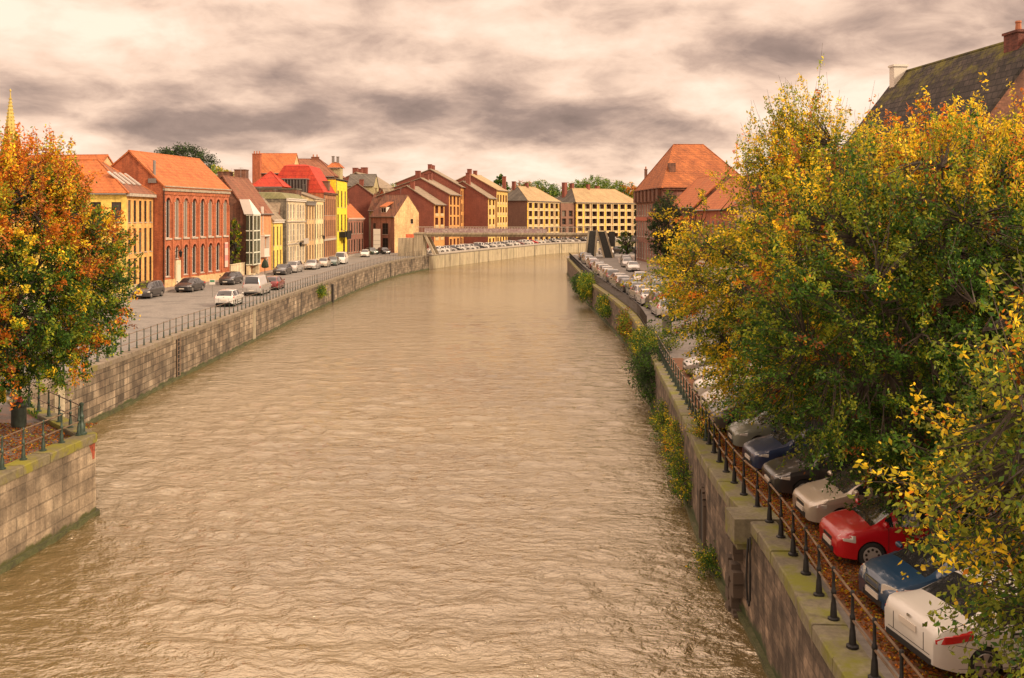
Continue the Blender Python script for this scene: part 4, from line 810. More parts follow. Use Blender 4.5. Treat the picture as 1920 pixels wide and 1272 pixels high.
T = {  # length, width, height, belt, front wheel, rear wheel x, roof profile keys (x from rear fraction, z)
 'hatch': (4.05, 1.72, 1.46, .93, 1.22, -1.28, [(0, .78), (.012, .90), (.03, .98), (.10, 1.28), (.155, 1.41), (.30, 1.455), (.48, 1.46), (.60, 1.40), (.755, .99), (.78, .955), (.90, .84), (.96, .74), (.988, .70), (1, .60)]),
 'small': (3.70, 1.64, 1.46, .94, 1.10, -1.18, [(0, .78), (.012, .90), (.03, 1.0), (.09, 1.30), (.15, 1.42), (.30, 1.46), (.48, 1.45), (.60, 1.38), (.765, 1.0), (.79, .965), (.91, .86), (.965, .76), (.988, .70), (1, .60)]),
 'sedan': (4.45, 1.77, 1.46, .95, 1.36, -1.32, [(0, .78), (.012, .90), (.03, .98), (.13, 1.04), (.16, 1.06), (.30, 1.38), (.38, 1.445), (.52, 1.45), (.62, 1.38), (.76, .98), (.78, .95), (.91, .82), (.965, .72), (.988, .69), (1, .60)]),
 'estate': (4.50, 1.77, 1.50, .94, 1.38, -1.32, [(0, .78), (.012, .90), (.025, .98), (.06, 1.30), (.10, 1.43), (.30, 1.50), (.52, 1.49), (.63, 1.40), (.765, .98), (.78, .95), (.91, .83), (.965, .73), (.988, .69), (1, .60)]),
 'mpv': (4.20, 1.78, 1.64, 1.02, 1.28, -1.30, [(0, .78), (.012, .90), (.025, 1.08), (.06, 1.40), (.10, 1.56), (.30, 1.64), (.52, 1.62), (.64, 1.50), (.83, 1.04), (.85, 1.01), (.93, .92), (.97, .80), (.988, .76), (1, .64)]),
 'van': (4.80, 1.90, 1.97, 1.12, 1.50, -1.45, [(0, .9), (.008, 1.0), (.014, 1.15), (.03, 1.80), (.05, 1.92), (.30, 1.97), (.62, 1.96), (.70, 1.88), (.84, 1.22), (.86, 1.16), (.95, 1.02), (.98, .85), (.992, .80), (1, .68)])}
def wheel_mesh(style):
    mb = MB(); mb.tube([(0, -.10, 0), (0, -.085, 0), (0, .085, 0), (0, .10, 0)], [.255, .30, .30, .255], 20); ty = mb.build('wheel', TYRE, None, 40)
    rm = MB(); rm.tube([(0, -.104, 0), (0, -.09, 0)], [.205, .215], 20); rm.tube([(0, .09, 0), (0, .104, 0)], [.215, .205], 20)
    n = 9 if style == 'hub' else 5
    for k in range(n):
        t = 2 * math.pi * k / n + .2
        for s in (-1, 1):
            if style == 'hub':
                c0 = (.145 * math.cos(t), .145 * math.sin(t)); rm.tube([(c0[0], s * .1045, c0[1]), (c0[0], s * .108, c0[1])], .032, 8, 1)
            else:
                u = (math.cos(t + .63), math.sin(t + .63)); a = [(.07, -.02), (.19, -.055), (.19, .055), (.07, .02)]
                rm.face([(u[0] * p - u[1] * q, s * .107, u[1] * p + u[0] * q) for p, q in a], 1)
    rm.tube([(0, -.112, 0), (0, .112, 0)], .045, 10, 0)
    ro = rm.build('rim', [RIMH if style == 'hub' else RIM, BLK], None, 40); r = (ty.data, ro.data); bpy.data.objects.remove(ty); bpy.data.objects.remove(ro); return r
WH = {'alloy': wheel_mesh('alloy'), 'hub': wheel_mesh('hub')}
def lerp_keys(keys, t):
    for (a, za), (b, zb) in zip(keys, keys[1:]):
        if a <= t <= b: return za + (zb - za) * ((t - a) / (b - a))
    return keys[-1][1]
PROTO = {}
def car_proto(kind, col, wstyle='alloy', lamps='std'):
    k = (kind, col, wstyle, lamps)
    if k in PROTO: return PROTO[k]
    Lc, Wc, Hc, belt, xf, xr, keys = T[kind]; P = paint(col); wr_ = .34
    xs = set(np.linspace(-Lc / 2, Lc / 2, 34)) | {t * Lc - Lc / 2 for t, _ in keys}
    for xw in (xf, xr): xs |= {xw + wr_ * math.cos(a) for a in np.linspace(0, math.pi, 11)}
    xs = sorted(xs); xs = [x for i, x in enumerate(xs) if i == 0 or x - xs[i - 1] > .012]
    def top(x):
        t = (x + Lc / 2) / Lc; return sum(lerp_keys(keys, min(1, max(0, t + d))) * w_ for d, w_ in ((-.012, .25), (0, .5), (.012, .25)))
    def sect(x):
        t = (x + Lc / 2) / Lc; e0 = max(0, 1 - t / .10); e1 = max(0, (t - .84) / .16); pl = 1 - .06 * e0 ** 2 - .09 * e0 ** 6 - .09 * e1 ** 2 - .15 * e1 ** 7
        w = Wc / 2 * pl; tp = top(x); bl = min(belt + .02 * math.sin(t * 3), tp - .05)
        cab = max(0, min(1, (tp - belt - .02) / (Hc - belt - .1)))
        wr = w * (.86 - .13 * cab) ; sill = .20 + (.12 * e0 + .05 * e1)
        for xw in (xf, xr):
            if abs(x - xw) < wr_: sill = max(sill, .29 + math.sqrt(wr_ ** 2 - (x - xw) ** 2))
        zl = max(.42, sill + .015); zm = max(.70, zl + .03); zm = min(zm, bl - .03); zl = min(zl, zm - .01); sill = min(sill, zl - .005)
        rt = tp - .03 - .04 * cab
        return [(0, tp + .012), (wr * .55, tp + .004), (wr * .93, tp - .022), (wr, rt), (w * .955, bl), (w, bl - .10 if bl - .10 > zm else (bl + zm) / 2), (w * 1.0, zm), (w * .99, zl), (w * .965, sill)]
    S = [sect(x) for x in xs]; nr = len(S[0]); body = MB(); glass = MB()
    pillars = {'hatch': (.13, .40, .62), 'small': (.12, .40, .64), 'sedan': (.26, .46, .62), 'estate': (.10, .34, .52, .63), 'mpv': (.10, .34, .54, .66), 'van': (.60, .72)}[kind]
    for i in range(len(xs) - 1):
        x0, x1 = xs[i], xs[i + 1]; tm = ((x0 + x1) / 2 + Lc / 2) / Lc
        for j in range(nr - 1):
            a, b, c_, d_ = S[i][j], S[i + 1][j], S[i + 1][j + 1], S[i][j + 1]
            tall = min(S[i][3][1] - S[i][4][1], S[i + 1][3][1] - S[i + 1][4][1]) > .10; slope = abs(S[i + 1][0][1] - S[i][0][1]) / (x1 - x0); hi = min(S[i][0][1], S[i + 1][0][1])
            g = False
            if j == 3 and tall and not any(abs(tm - p) < .012 for p in pillars) and not (kind == 'van' and tm < .60) and tm > .04: g = True
            if j in (0, 1) and slope > .28 and hi > belt + .03 and max(S[i][0][1], S[i + 1][0][1]) < Hc - .04: g = True
            for sg in (1, -1):
                q = [(x0, sg * a[0], a[1]), (x1, sg * b[0], b[1]), (x1, sg * c_[0], c_[1]), (x0, sg * d_[0], d_[1])]
                if sg < 0: q = q[::-1]
                (glass if g else body).face(q)
    for i, sg in ((0, 1), (-1, -1)):
        pts = [(xs[i], y, z) for y, z in S[i]] + [(xs[i], -y, z) for y, z in reversed(S[i])][:-1]
        body.face(pts[::sg])
    def weld(o):
        import bmesh
        bm = bmesh.new(); bm.from_mesh(o.data); bmesh.ops.remove_doubles(bm, verts=bm.verts, dist=.0008); bmesh.ops.recalc_face_normals(bm, faces=bm.faces); bm.to_mesh(o.data); bm.free()
        o.data.polygons.foreach_set('use_smooth', [True] * len(o.data.polygons)); o.data.set_sharp_from_angle(angle=R(38)); return o
    root = empty(kind + '_car' if kind != 'van' else 'van', (0, 0, -200))
    bo = weld(body.build('body', P, root)); weld(glass.build('windows', CGL, root))
    ub = MB(); ub.box(-Lc / 2 + .25, Lc / 2 - .3, -Wc / 2 + .22, Wc / 2 - .22, .17, .60); ub.box(xr - .36, xr + .36, -Wc / 2 + .06, Wc / 2 - .06, .45, .66); ub.box(xf - .36, xf + .36, -Wc / 2 + .08, Wc / 2 - .08, .45, .66); ub.build('underbody', BLK, root)
    for xw in (xf, xr):
        for s in (-1, 1):
            wo = inst(WH[wstyle][0], 'wheel', root, (xw, s * (Wc / 2 - .125), .30)); inst(WH[wstyle][1], 'rim', wo, (0, 0, 0))
    def onsurf(t, j0, f, out_=.006):   # point on the flank
        x = t * Lc - Lc / 2; s_ = sect(x); a, b = s_[j0], s_[j0 + 1]; return x, a[0] + (b[0] - a[0]) * f + out_, a[1] + (b[1] - a[1]) * f
    # door seams, handles, sills
    sm = MB()
    seams = {'hatch': (.30, .46, .70), 'small': (.30, .48, .70), 'sedan': (.28, .47, .70), 'estate': (.30, .48, .70), 'mpv': (.30, .49, .72), 'van': (.40, .60, .80)}[kind]
    for sg in (-1, 1):
        for t in seams:
            for j in range(4, 7):
                a = onsurf(t, j, 0); b_ = onsurf(t, j, 1); sm.face([(a[0] - .006, sg * a[1], a[2]), (a[0] + .006, sg * a[1], a[2]), (b_[0] + .006, sg * b_[1], b_[2]), (b_[0] - .006, sg * b_[1], b_[2])])
        for t in seams[:2]:
            a = onsurf(t + .035, 5, .3, .01); sm.box(a[0], a[0] + .18, sg * a[1] - .012, sg * a[1] + .012, a[2] - .015, a[2] + .015)
        a0, a1 = onsurf(seams[0] + .02, 7, .2, .008), onsurf(seams[2] - .02, 7, .2, .008)
        sm.face([(a0[0], sg * a0[1], a0[2]), (a1[0], sg * a1[1], a1[2]), (a1[0], sg * (a1[1] - .01), a1[2] - .07), (a0[0], sg * (a0[1] - .01), a0[2] - .07)])
    sm.build('door_trim', BLK, root)
    # mirrors
    for sg in (-1, 1):
        mm = MB(); x, y, z = onsurf(.735 if kind not in ('mpv', 'van') else .77, 4, 0); mm.tube([(x - .05, sg * (y + .02), z + .06), (x - .04, sg * (y + .11), z + .09), (x - .04, sg * (y + .20), z + .08)], [.035, .075, .045], 8); mm.build('mirror', P if col != 'silver' else BLK, root, 60)
    # lamps: patches that follow the corner of the body
    def patch(name, m_, t0, t1, z0, z1, side_in, out_=.008, n=5):
        for sg in (-1, 1):
            pm = MB(); prev = None
            for k in range(n + 1):
                t = t0 + (t1 - t0) * k / n; x = t * Lc - Lc / 2; s_ = sect(x); zz0 = z0 + (z1 - z0) * .25 * (k / n if side_in else 0)
                def yat(z):
                    for (ya, za), (yb, zb) in zip(s_, s_[1:]):
                        if zb <= z <= za: return yb + (ya - yb) * (z - zb) / max(1e-6, za - zb)
                    return s_[5][0]
                zt = min(z1, s_[0][1] - .03); cur = [(x, sg * (yat(z) + out_), z) for z in (min(zz0, zt - .02), (min(zz0, zt - .02) + zt) / 2, zt)]
                if prev:
                    for a in (0, 1): pm.face([prev[a], cur[a], cur[a + 1], prev[a + 1]])
                prev = cur
            pm.build(name, m_, root, 60)
    if kind == 'van':
        patch('tail_lamp', TLM, .002, .03, .85, 1.55, False); patch('headlamp', HLM, .90, .985, .72, .95, True)
    else:
        zt = {'hatch': (.78, .98), 'small': (.78, 1.0), 'sedan': (.70, .97), 'estate': (.78, 1.10), 'mpv': (.85, 1.25)}[kind]
        patch('tail_lamp', TLM, .004, .085 if kind != 'sedan' else .15, zt[0], zt[1], True); patch('headlamp', HLM, .90, .988, .60, .76, True)
    fr = MB(); xe = Lc / 2; s_ = sect(xe); wf = s_[6][0]
    fr.box(xe - .02, xe + .012, -wf * .62, wf * .62, .26, .38); fr.box(xe - .06, xe + .006, -wf * .45, wf * .45, .50 if kind != 'van' else .62, .58 if kind != 'van' else .78); fr.build('grille', BLK, root)
    if lamps == 'rect':
        for sg in (-1, 1):
            hm = MB(); hm.hexa([(xe - .05, sg * .40, .56), (xe - .22, sg * .70, .56), (xe - .22, sg * .70, .74), (xe - .05, sg * .40, .74)], [(xe + .02, sg * .40, .56), (xe - .13, sg * .73, .56), (xe - .15, sg * .73, .74), (xe + .0, sg * .40, .74)]); hm.build('square_headlamp', HLM, root)
            hm = MB(); hm.hexa([(xe - .22, sg * .70, .57), (xe - .30, sg * .76, .57), (xe - .30, sg * .76, .72), (xe - .22, sg * .70, .72)], [(xe - .12, sg * .735, .57), (xe - .26, sg * .80, .57), (xe - .27, sg * .80, .72), (xe - .13, sg * .735, .72)]); hm.build('indicator', AMB, root)
        cg = MB(); cg.box(xe - .02, xe + .02, -.26, .26, .55, .57); cg.box(xe - .02, xe + .02, -.26, .26, .68, .70); cg.box(xe - .02, xe + .02, -.26, -.24, .57, .68); cg.box(xe - .02, xe + .02, .24, .26, .57, .68); cg.build('chrome_grille_ring', CHR, root)
    for x, nm in ((xe + .014, 'front'), (-xe - .014, 'rear')):
        pz = .42 if nm == 'front' else (.62 if kind not in ('van', 'sedan') else (.74 if kind == 'sedan' else .55)); pm = MB(); pm.box(x - .012, x + .012, -.26, .26, pz - .055, pz + .055); po = pm.build('number_plate', PLT, root)
    bp = MB(); s0 = sect(-Lc / 2); bp.box(-xe - .02, -xe + .05, -s0[6][0] * .9, s0[6][0] * .9, .30, .40); bp.build('bumper_trim', BLK, root)
    ls_ = MB(); yr = s0[6][0]; zz_ = .66; ls_.box(-xe - .004, -xe + .01, -yr * .84, yr * .84, .455, .465); ls_.box(-xe - .004, -xe + .01, -yr * .62, -yr * .60, .465, .775); ls_.box(-xe - .004, -xe + .01, yr * .60, yr * .62, .465, .775); ls_.build('tailgate_seam', BLK, root)
    rl = MB(); sx0 = .97 if kind != 'sedan' else .9; rl.box(-xe + .0, -xe + .02, -.05, .05, .86, .90); rl.build('badge', CHR, root)
    if kind == 'small' or kind == 'hatch':
        wp = MB(); x = .055 * Lc - Lc / 2; wp.tube([(x, 0, top(x) + .03), (x - .05, .32, top(x) + .02)], .012, 5); wp.build('rear_wiper', BLK, root)
    an = MB(); x = .2 * Lc - Lc / 2; an.tube([(x, 0, top(x)), (x - .12, 0, top(x) + .22)], .006, 4); an.build('aerial', BLK, root)
    PROTO[k] = root; return root
USEDP = set()
def put_car(kind, col, x, y, hd, label, group, wstyle='alloy', lamps='std', z=0.0, cat=None):
    p = car_proto(kind, col, wstyle, lamps); key = (kind, col, wstyle, lamps)
    o = p if key not in USEDP else copy_tree(p); USEDP.add(key)
    o.location = (x, y, z); o.rotation_euler = (0, 0, R(hd)); tag(o, label, cat or ('van' if kind == 'van' else 'car'), group)
    return o
KN = {'hatch': 'hatchback', 'small': 'small hatchback', 'sedan': 'saloon', 'estate': 'estate car', 'mpv': 'minivan', 'van': 'van'}
G1 = 'cars parked along the left street'
put_car('mpv', 'dark grey', -35.7, 94.2, -92, 'dark grey people carrier half hidden by the orange tree on the left kerb', G1)
put_car('sedan', 'dark grey', -34.2, 102.0, -94, 'dark grey low saloon facing us before the white door of the brick hall', G1)
put_car('hatch', 'black', -32.9, 112.4, -93, 'black hatchback facing us past the last arch of the brick hall', G1)
put_car('hatch', 'white', -25.3, 86.0, 92, 'white hatchback seen from behind, nearest car beside the left railing', G1)
put_car('van', 'silver', -26.0, 98.0, 91, 'silver van seen from behind next to the left railing', G1)
put_car('hatch', 'dark red', -26.0, 104.8, 91, 'dark red hatchback peeking out in front of the silver van', G1)
put_car('hatch', 'dark grey', -31.3, 131.0, -93, 'dark grey hatchback parked by the glazed stairwell house', G1)
put_car('mpv', 'silver', -31.0, 136.3, -92, 'silver people carrier right behind the dark hatchback near the narrow yellow house', G1)
put_car('sedan', 'silver', -30.0, 144.2, -90, 'silver saloon parked before the tall stone-pale townhouse', G1)
put_car('small', 'beige', -29.4, 150.0, -90, 'small beige hatchback between the silver saloon and the teal one', G1)
put_car('hatch', 'teal', -28.9, 155.0, -89, 'dull teal hatchback in front of the white van', G1)
put_car('van', 'white', -28.6, 160.6, -88, 'white van parked by the cream townhouse', G1)
put_car('small', 'white', -28.6, 187, -86, 'small white hatchback parked before the low pink brick house', G1)
put_car('hatch', 'dark green', -29.2, 199.5, -60, 'dark green hatchback by the white notice board', G1)
put_car('hatch', 'black', -26.8, 200.6, -60, 'black hatchback below the brick corner house', G1)
o = put_car('van', 'white', -22.0, 210.6, 200, 'white delivery van with an orange bonnet stripe at the foot of the sand-coloured wall', G1)
mb = MB(); mb.box(1.25, 2.1, -.7, .7, 1.13, 1.16)
sx_ = MB(); sx_.hexa([(1.85, -.70, 1.09), (2.2, -.66, 1.03), (2.2, .66, 1.03), (1.85, .70, 1.09)], [(1.85, -.70, 1.12), (2.2, -.66, 1.06), (2.2, .66, 1.06), (1.85, .70, 1.12)]); sx_.build('bonnet_stripe', plain('van_orange', (.55, .15, .06), .5), o)
ORD = ['first', 'second', 'third', 'fourth', 'fifth', 'sixth', 'seventh', 'eighth', 'ninth', 'tenth', 'eleventh', 'twelfth', 'thirteenth', 'fourteenth', 'fifteenth', 'sixteenth', 'seventeenth', 'eighteenth', 'nineteenth', 'twentieth',
       'twenty-first', 'twenty-second', 'twenty-third', 'twenty-fourth', 'twenty-fifth', 'twenty-sixth', 'twenty-seventh', 'twenty-eighth', 'twenty-ninth', 'thirtieth', 'thirty-first', 'thirty-second', 'thirty-third', 'thirty-fourth', 'thirty-fifth', 'thirty-sixth', 'thirty-seventh', 'thirty-eighth']
# far quay row, nose to the river wall
cyc = [('hatch', 'white'), ('small', 'white'), ('sedan', 'silver'), ('hatch', 'dark grey'), ('hatch', 'white'), ('sedan', 'silver'), ('estate', 'white'), ('hatch', 'silver'), ('sedan', 'dark grey'), ('mpv', 'white'), ('hatch', 'grey'), ('small', 'white'), ('sedan', 'silver'), ('hatch', 'white'), ('estate', 'grey'), ('hatch', 'white'), ('mpv', 'silver'), ('small', 'white'), ('hatch', 'maroon'), ('sedan', 'silver'), ('hatch', 'white'), ('small', 'white'), ('hatch', 'red')]
line = offset(LMs, 3.1); q = along(line, 3.0, 12)
q = [a for a in q if a[1] < 330][:40]; cyc2 = (cyc + cyc)[:len(q)]
for i, ((x, y, h, s), (kd, cl)) in enumerate(zip(q, cyc2)):
    put_car(kd, cl, x, y, math.degrees(h) - 62, '%s %s, %s from the left in the row on the far river wall' % (cl, KN[kd], ORD[i] if i < len(ORD) else 'last'), 'cars nose to the wall at the far bend', z=0)
# right street, tail lights towards us
row = [('estate', 'white'), ('mpv', 'dark grey'), ('sedan', 'white'), ('hatch', 'silver'), ('hatch', 'teal'), ('sedan', 'dark grey'), ('estate', 'silver'), ('hatch', 'beige'), ('mpv', 'grey'), ('hatch', 'white'), ('sedan', 'silver'), ('estate', 'beige'), ('hatch', 'white'), ('hatch', 'bronze'), ('sedan', 'maroon'), ('small', 'white'), ('hatch', 'dark grey'), ('sedan', 'silver'), ('hatch', 'dark grey'), ('hatch', 'grey'), ('sedan', 'black')]
cen = ypart(RWs, 74, 178)
for i, ((x, y, h, s), (kd, cl)) in enumerate(zip(along(offset(cen, -2.75), 4.85, 3), row)):
    put_car(kd, cl, x + (.25 if i % 3 == 1 else 0), y, math.degrees(h) + (4 if i % 2 else 1), '%s %s seen from behind, %s beyond the green notice boards on the right quay' % (cl, KN[kd], ORD[i]), 'cars parked in line along the right quay')
for i, (x, y, kd, cl) in enumerate([(18.0, 150, 'hatch', 'silver'), (18.7, 157, 'mpv', 'grey'), (17.5, 139, 'sedan', 'white'), (15.3, 113, 'sedan', 'silver'), (15.2, 105, 'hatch', 'dark grey'), (15.1, 97.5, 'mpv', 'dark green'), (14.6, 88, 'hatch', 'grey'), (14.4, 80, 'sedan', 'black')]):
    put_car(kd, cl, x if y > 120 else x - .2, y, -92, '%s %s facing us, %s from the orange-roofed corner house, right kerb' % (cl, KN[kd], ORD[[1, 0, 2, 3, 4, 5, 6, 7][i]]), 'cars on the building side of the right street')
for i, (x, y, kd, cl, h) in enumerate([(19.5, 199, 'hatch', 'white', 30), (23.0, 202, 'mpv', 'black', 35), (26.2, 204, 'hatch', 'dark grey', 30), (29.3, 207, 'estate', 'black', 32)]):
    put_car(kd, cl, x, y, h - 90, '%s %s, %s to the right of the leaning bridge slabs' % (cl, KN[kd], ORD[i]), 'cars behind the bridge stair')
# near right row, noses to the railing
G2 = 'cars parked nose-in at the right railing'
put_car('sedan', 'white', 9.25, 17.5, 10, 'white saloon backed up to the railing, red tail lamp showing at bottom right', G2)
put_car('small', 'blue', 9.1, 19.5, 185, 'small dark blue hatchback with square headlamps between the white and the red car', G2, lamps='rect', wstyle='hub')
put_car('small', 'red', 9.25, 22.5, 180, 'bright red small hatchback with steel hubcaps, side door towards us', G2, wstyle='hub')
put_car('hatch', 'beige', 9.55, 25.1, 181, 'champagne beige hatchback just beyond the red car', G2)
put_car('hatch', 'dark grey', 9.4, 27.7, 180, 'dark grey hatchback with a shining bonnet, just beyond the beige one', G2)
put_car('hatch', 'navy', 9.45, 30.3, 182, 'navy blue hatchback half under the leaves beyond the dark grey one', G2)
put_car('hatch', 'greenish silver', 9.55, 33.0, 178, 'greenish silver hatchback under the yellow tree', G2)
put_car('mpv', 'grey', 9.5, 36.0, 180, 'grey people carrier under the low branches of the yellow tree', G2)
put_car('sedan', 'beige', 10.0, 39.0, 181, 'pale beige saloon glimpsed through the yellow tree', G2)
put_car('estate', 'white', 10.3, 42.0, 180, 'white estate car glimpsed through the yellow tree', G2)
put_car('hatch', 'silver', 10.6, 45.0, 180, 'silver hatchback behind the green railing under the yellow tree', G2)
put_car('sedan', 'silver', 10.9, 48.2, 180, 'silver saloon at the far end of the nose-in row', G2)
for k, p in PROTO.items():
    if k not in USEDP: bpy.data.objects.remove(p)

# ================================================================ street things
grn = plain('green_board', (.05, .065, .04), .7, var=.3, vscale=3)
nb = empty('notice_board', (11.25, 66.0, 0), R(8), 'pair of dark green boards with a pale post between them near the right railing', 'notice board')
mb = MB(); mb.box(-.52, -.05, -.03, .03, .75, 2.15); mb.build('board', grn, nb); mb = MB(); mb.box(.06, .50, .02, .08, .80, 2.2); mb.build('board', grn, nb)
mb = MB(); mb.box(-.04, .05, -.06, .05, 0, 2.12); mb.build('post', FR_W, nb)
mb = MB(); mb.box(-.55, -.02, -.04, -.031, 1.95, 2.0); mb.build('trim', GREYM, nb)
cb_ = MB(); cb_.box(-.3, .3, -.25, .25, 0, 1.25); cb_.box(-.34, .34, -.29, .29, 1.251, 1.33); cb_.box(-.29, .29, -.262, -.251, .15, 1.15); o = cb_.build('street_cabinet', plain('cabinet_grey', (.14, .13, .10), .7, var=.3), None, loc=(10.45, 64.8, 0)); tag(o, 'grey street cabinet just left of the green notice boards', 'cabinet')
bin_ = empty('litter_bin', (-18.65, 36.3, 0), 0, 'round dark green litter bin with rubbish on its lid on the left platform', 'litter bin')
bm_ = plain('bin_green', (.035, .045, .035), .5, var=.4, vscale=6)
mb = MB(); mb.lathe([(0, .22), (.06, .25), (.12, .27), (.78, .27), (.82, .30), (.90, .30), (.95, .27)], n=20); mb.build('drum', bm_, bin_, 35)
mb = MB(); mb.lathe([(.955, .25), (1.0, .20), (1.0, .12)], n=20); mb.build('lid', bm_, bin_, 35)
for nm, cc, dx, dz, s, lb in (('paper_bag', (.60, .08, .07), .08, 1.06, .12, 'crumpled red paper on top of the litter bin'), ('crumpled_cup', (.70, .52, .46), -.07, 1.05, .09, 'pale pink crumpled cup on top of the litter bin')):
    mb = MB(); rr = random.Random(3); mb.tube([(0, 0, -s), (0, 0, -s * .5), (.02, 0, 0), (0, .02, s * .6), (0, 0, s)], [s * .4, s * .9, s, s * .8, s * .25], 7)
    mb.v = [(x + rr.uniform(-.02, .02), y + rr.uniform(-.02, .02), z + rr.uniform(-.01, .01)) for x, y, z in mb.v]; o = mb.build(nm, plain(nm + '_paint', cc, .7), None, loc=(-18.65 + dx, 36.2, dz)); tag(o, lb, 'litter')
ym = plain('yellow_plastic', (.70, .48, .02), .5)
yb = empty('yellow_sign', (-20.55, 38.6, 0), .2, 'small yellow sign plate on a post at the left edge of the platform', 'sign')
mb = MB(); mb.box(-.17, .19, -.03, .0, .72, 1.08); mb.box(-.10, .22, -.05, -.031, .5, .72); mb.build('plate', ym, yb); mb = MB(); mb.tube([(-.25, 0, 0), (-.25, 0, 1.3)], .035, 8); mb.build('post', dark, yb)
rs = empty('road_sign', (-29.4, 94.2, 0), 0, 'small white road sign with a green corner standing in the left street', 'road sign')
mb = MB(); mb.box(-.28, .28, -.03, .0, 1.25, 1.75); mb.build('plate', FR_W, rs); mb = MB(); mb.box(-.22, .22, -.04, -.031, 1.5, 1.7); mb.build('green_field', plain('sign_green', (.05, .20, .10), .6), rs); mb = MB(); mb.tube([(0, .02, 0), (0, .02, 1.7)], .035, 8); mb.build('post', GREYM, rs)
wb = empty('white_notice_board', (-28.9, 205.2, 0), R(-5), 'tall white board standing before the olive grey house', 'board')
mb = MB(); mb.box(-.75, .75, 0, .12, .9, 5.2); mb.build('panel', FR_W, wb); mb = MB()
for z in (1.8, 2.7, 3.9): mb.box(-.7, .7, -.01, -.003, z, z + .06)
mb.build('board_lines', GREYM, wb); mb = MB(); mb.box(-.7, -.6, .02, .1, 0, .9); mb.box(.6, .7, .02, .1, 0, .9); mb.build('leg', GREYM, wb)
pc = MB(); pc.box(-.9, .9, 0, .1, .8, 4.2); o = pc.build('orange_poster', plain('poster_orange', (.60, .14, .06), .8, var=.3, vscale=1.5), None, loc=(-21.2, 199.5, 0)); tag(o, 'faded orange poster on the wall at the left end of the footbridge', 'poster')
# topiary in front of the stairwell house
tp = empty('street_topiary', (-33.2, 129.0, .125), 0, 'dark clipped cone shrub on a thin stem in front of the orange stairwell house', 'topiary')
mb = MB(); mb.tube([(0, 0, 0), (0, 0, .9)], .04, 6); mb.build('stem', dark, tp)
mb = MB(); mb.lathe([(.85, .15), (.95, .48), (1.2, .5), (1.6, .36), (2.1, .08)], n=12); rr = random.Random(9); mb.v = [(x * rr.uniform(.85, 1.1), y * rr.uniform(.85, 1.1), z) for x, y, z in mb.v]; mb.build('foliage', plain('clipped_dark_green', (.018, .028, .014), .9, var=.5, vscale=8), tp)
def lantern(x, y, z, rz, lab):
    r_ = empty('wall_lantern', (x, y, z), rz, lab, 'street lamp', 'wall lanterns along the left street')
    mb = MB(); mb.tube([(0, 0, 0), (0, -.5, .25), (0, -.8, .2)], .03, 5); mb.build('bracket', dark, r_)
    mb = MB(); mb.lathe([(-.5, .1), (-.45, .14), (0, .22), (.05, .26), (.2, .06), (.3, .02)], 0, -.8, 6); mb.build('lamp_head', dark, r_)
lantern(-37.9, 107.6, 3.9, R(83), 'dark wall lantern over the white door of the brick hall')
lantern(-36.5, 127.5, 4.2, 0, 'dark wall lantern on the ivy wall left of the glass stairwell')
lantern(-34.3, 171, 4.3, R(90), 'dark wall lantern on the cream townhouse')
lantern(-34.4, 152.6, 3.6, R(90), 'dark wall lantern on the tall stone-pale townhouse')
lp = empty('street_lamp', (21.0, 163.5, .125), 0, 'dark post with small signs in front of the tall orange-roofed corner house', 'lamp post')
mb = MB(); mb.tube([(0, 0, 0), (0, 0, 6.2)], [.12, .07], 8); mb.build('pole', dark, lp); mb = MB(); mb.box(-.8, .5, -.08, -.03, 3.5, 3.9); mb.box(-.6, .3, -.08, -.03, 4.0, 4.5); mb.build('sign_plate', GREYM, lp)
# ================================================================ trees and plants
def leaf_material(name, trans=.45, rough=.55):
    m, t, b, o = newmat(name); at = t.nodes.new('ShaderNodeAttribute'); at.attribute_name = 'leaf_colour'
    t.links.new(at.outputs['Color'], b.inputs['Base Color']); b.inputs['Roughness'].default_value = rough; b.inputs['Specular IOR Level'].default_value = .3
    tr = t.nodes.new('ShaderNodeBsdfTranslucent'); t.links.new(at.outputs['Color'], tr.inputs[0]); mx = t.nodes.new('ShaderNodeMixShader'); mx.inputs[0].default_value = trans
    t.links.new(b.outputs[0], mx.inputs[1]); t.links.new(tr.outputs[0], mx.inputs[2]); t.links.new(mx.outputs[0], o.inputs[0]); return m
LEAF = leaf_material('leaf')
BARK = surf('bark', [(.045, .032, .024), (.09, .068, .05)], scale=3, streak=.4, bump=.8, fine=14)
def leaf_mesh(name, C_, D, S, COLS, parent, rng, fold=.25, wid=.48):
    n = len(C_); W = rng.normal(size=(n, 3)); W -= (W * D).sum(1, keepdims=True) * D; W /= np.linalg.norm(W, axis=1, keepdims=True) + 1e-9
    Nn = np.cross(D, W); s = S[:, None]
    V = np.empty((n, 4, 3)); V[:, 0] = C_ - D * s * .5; V[:, 1] = C_ + W * s * wid * .5 + Nn * s * fold * .3; V[:, 2] = C_ + D * s * .5; V[:, 3] = C_ - W * s * wid * .5 + Nn * s * fold * .3
    me = bpy.data.meshes.new(name); me.vertices.add(n * 4); me.vertices.foreach_set('co', V.reshape(-1).astype(np.float32))
    me.loops.add(n * 4); me.loops.foreach_set('vertex_index', np.arange(n * 4, dtype=np.int32)); me.polygons.add(n); me.polygons.foreach_set('loop_start', np.arange(0, n * 4, 4, dtype=np.int32))
    me.update(calc_edges=True); a = me.attributes.new('leaf_colour', 'FLOAT_COLOR', 'POINT'); cc = np.ones((n, 4, 4), np.float32); cc[:, :, :3] = COLS[:, None, :]; a.data.foreach_set('color', cc.reshape(-1))
    me.materials.append(LEAF); o = bpy.data.objects.new(name, me); C.objects.link(o); o.parent = parent; return o
GREEN = [(.026, .066, .008), (.040, .092, .010), (.055, .115, .012), (.018, .048, .007)]
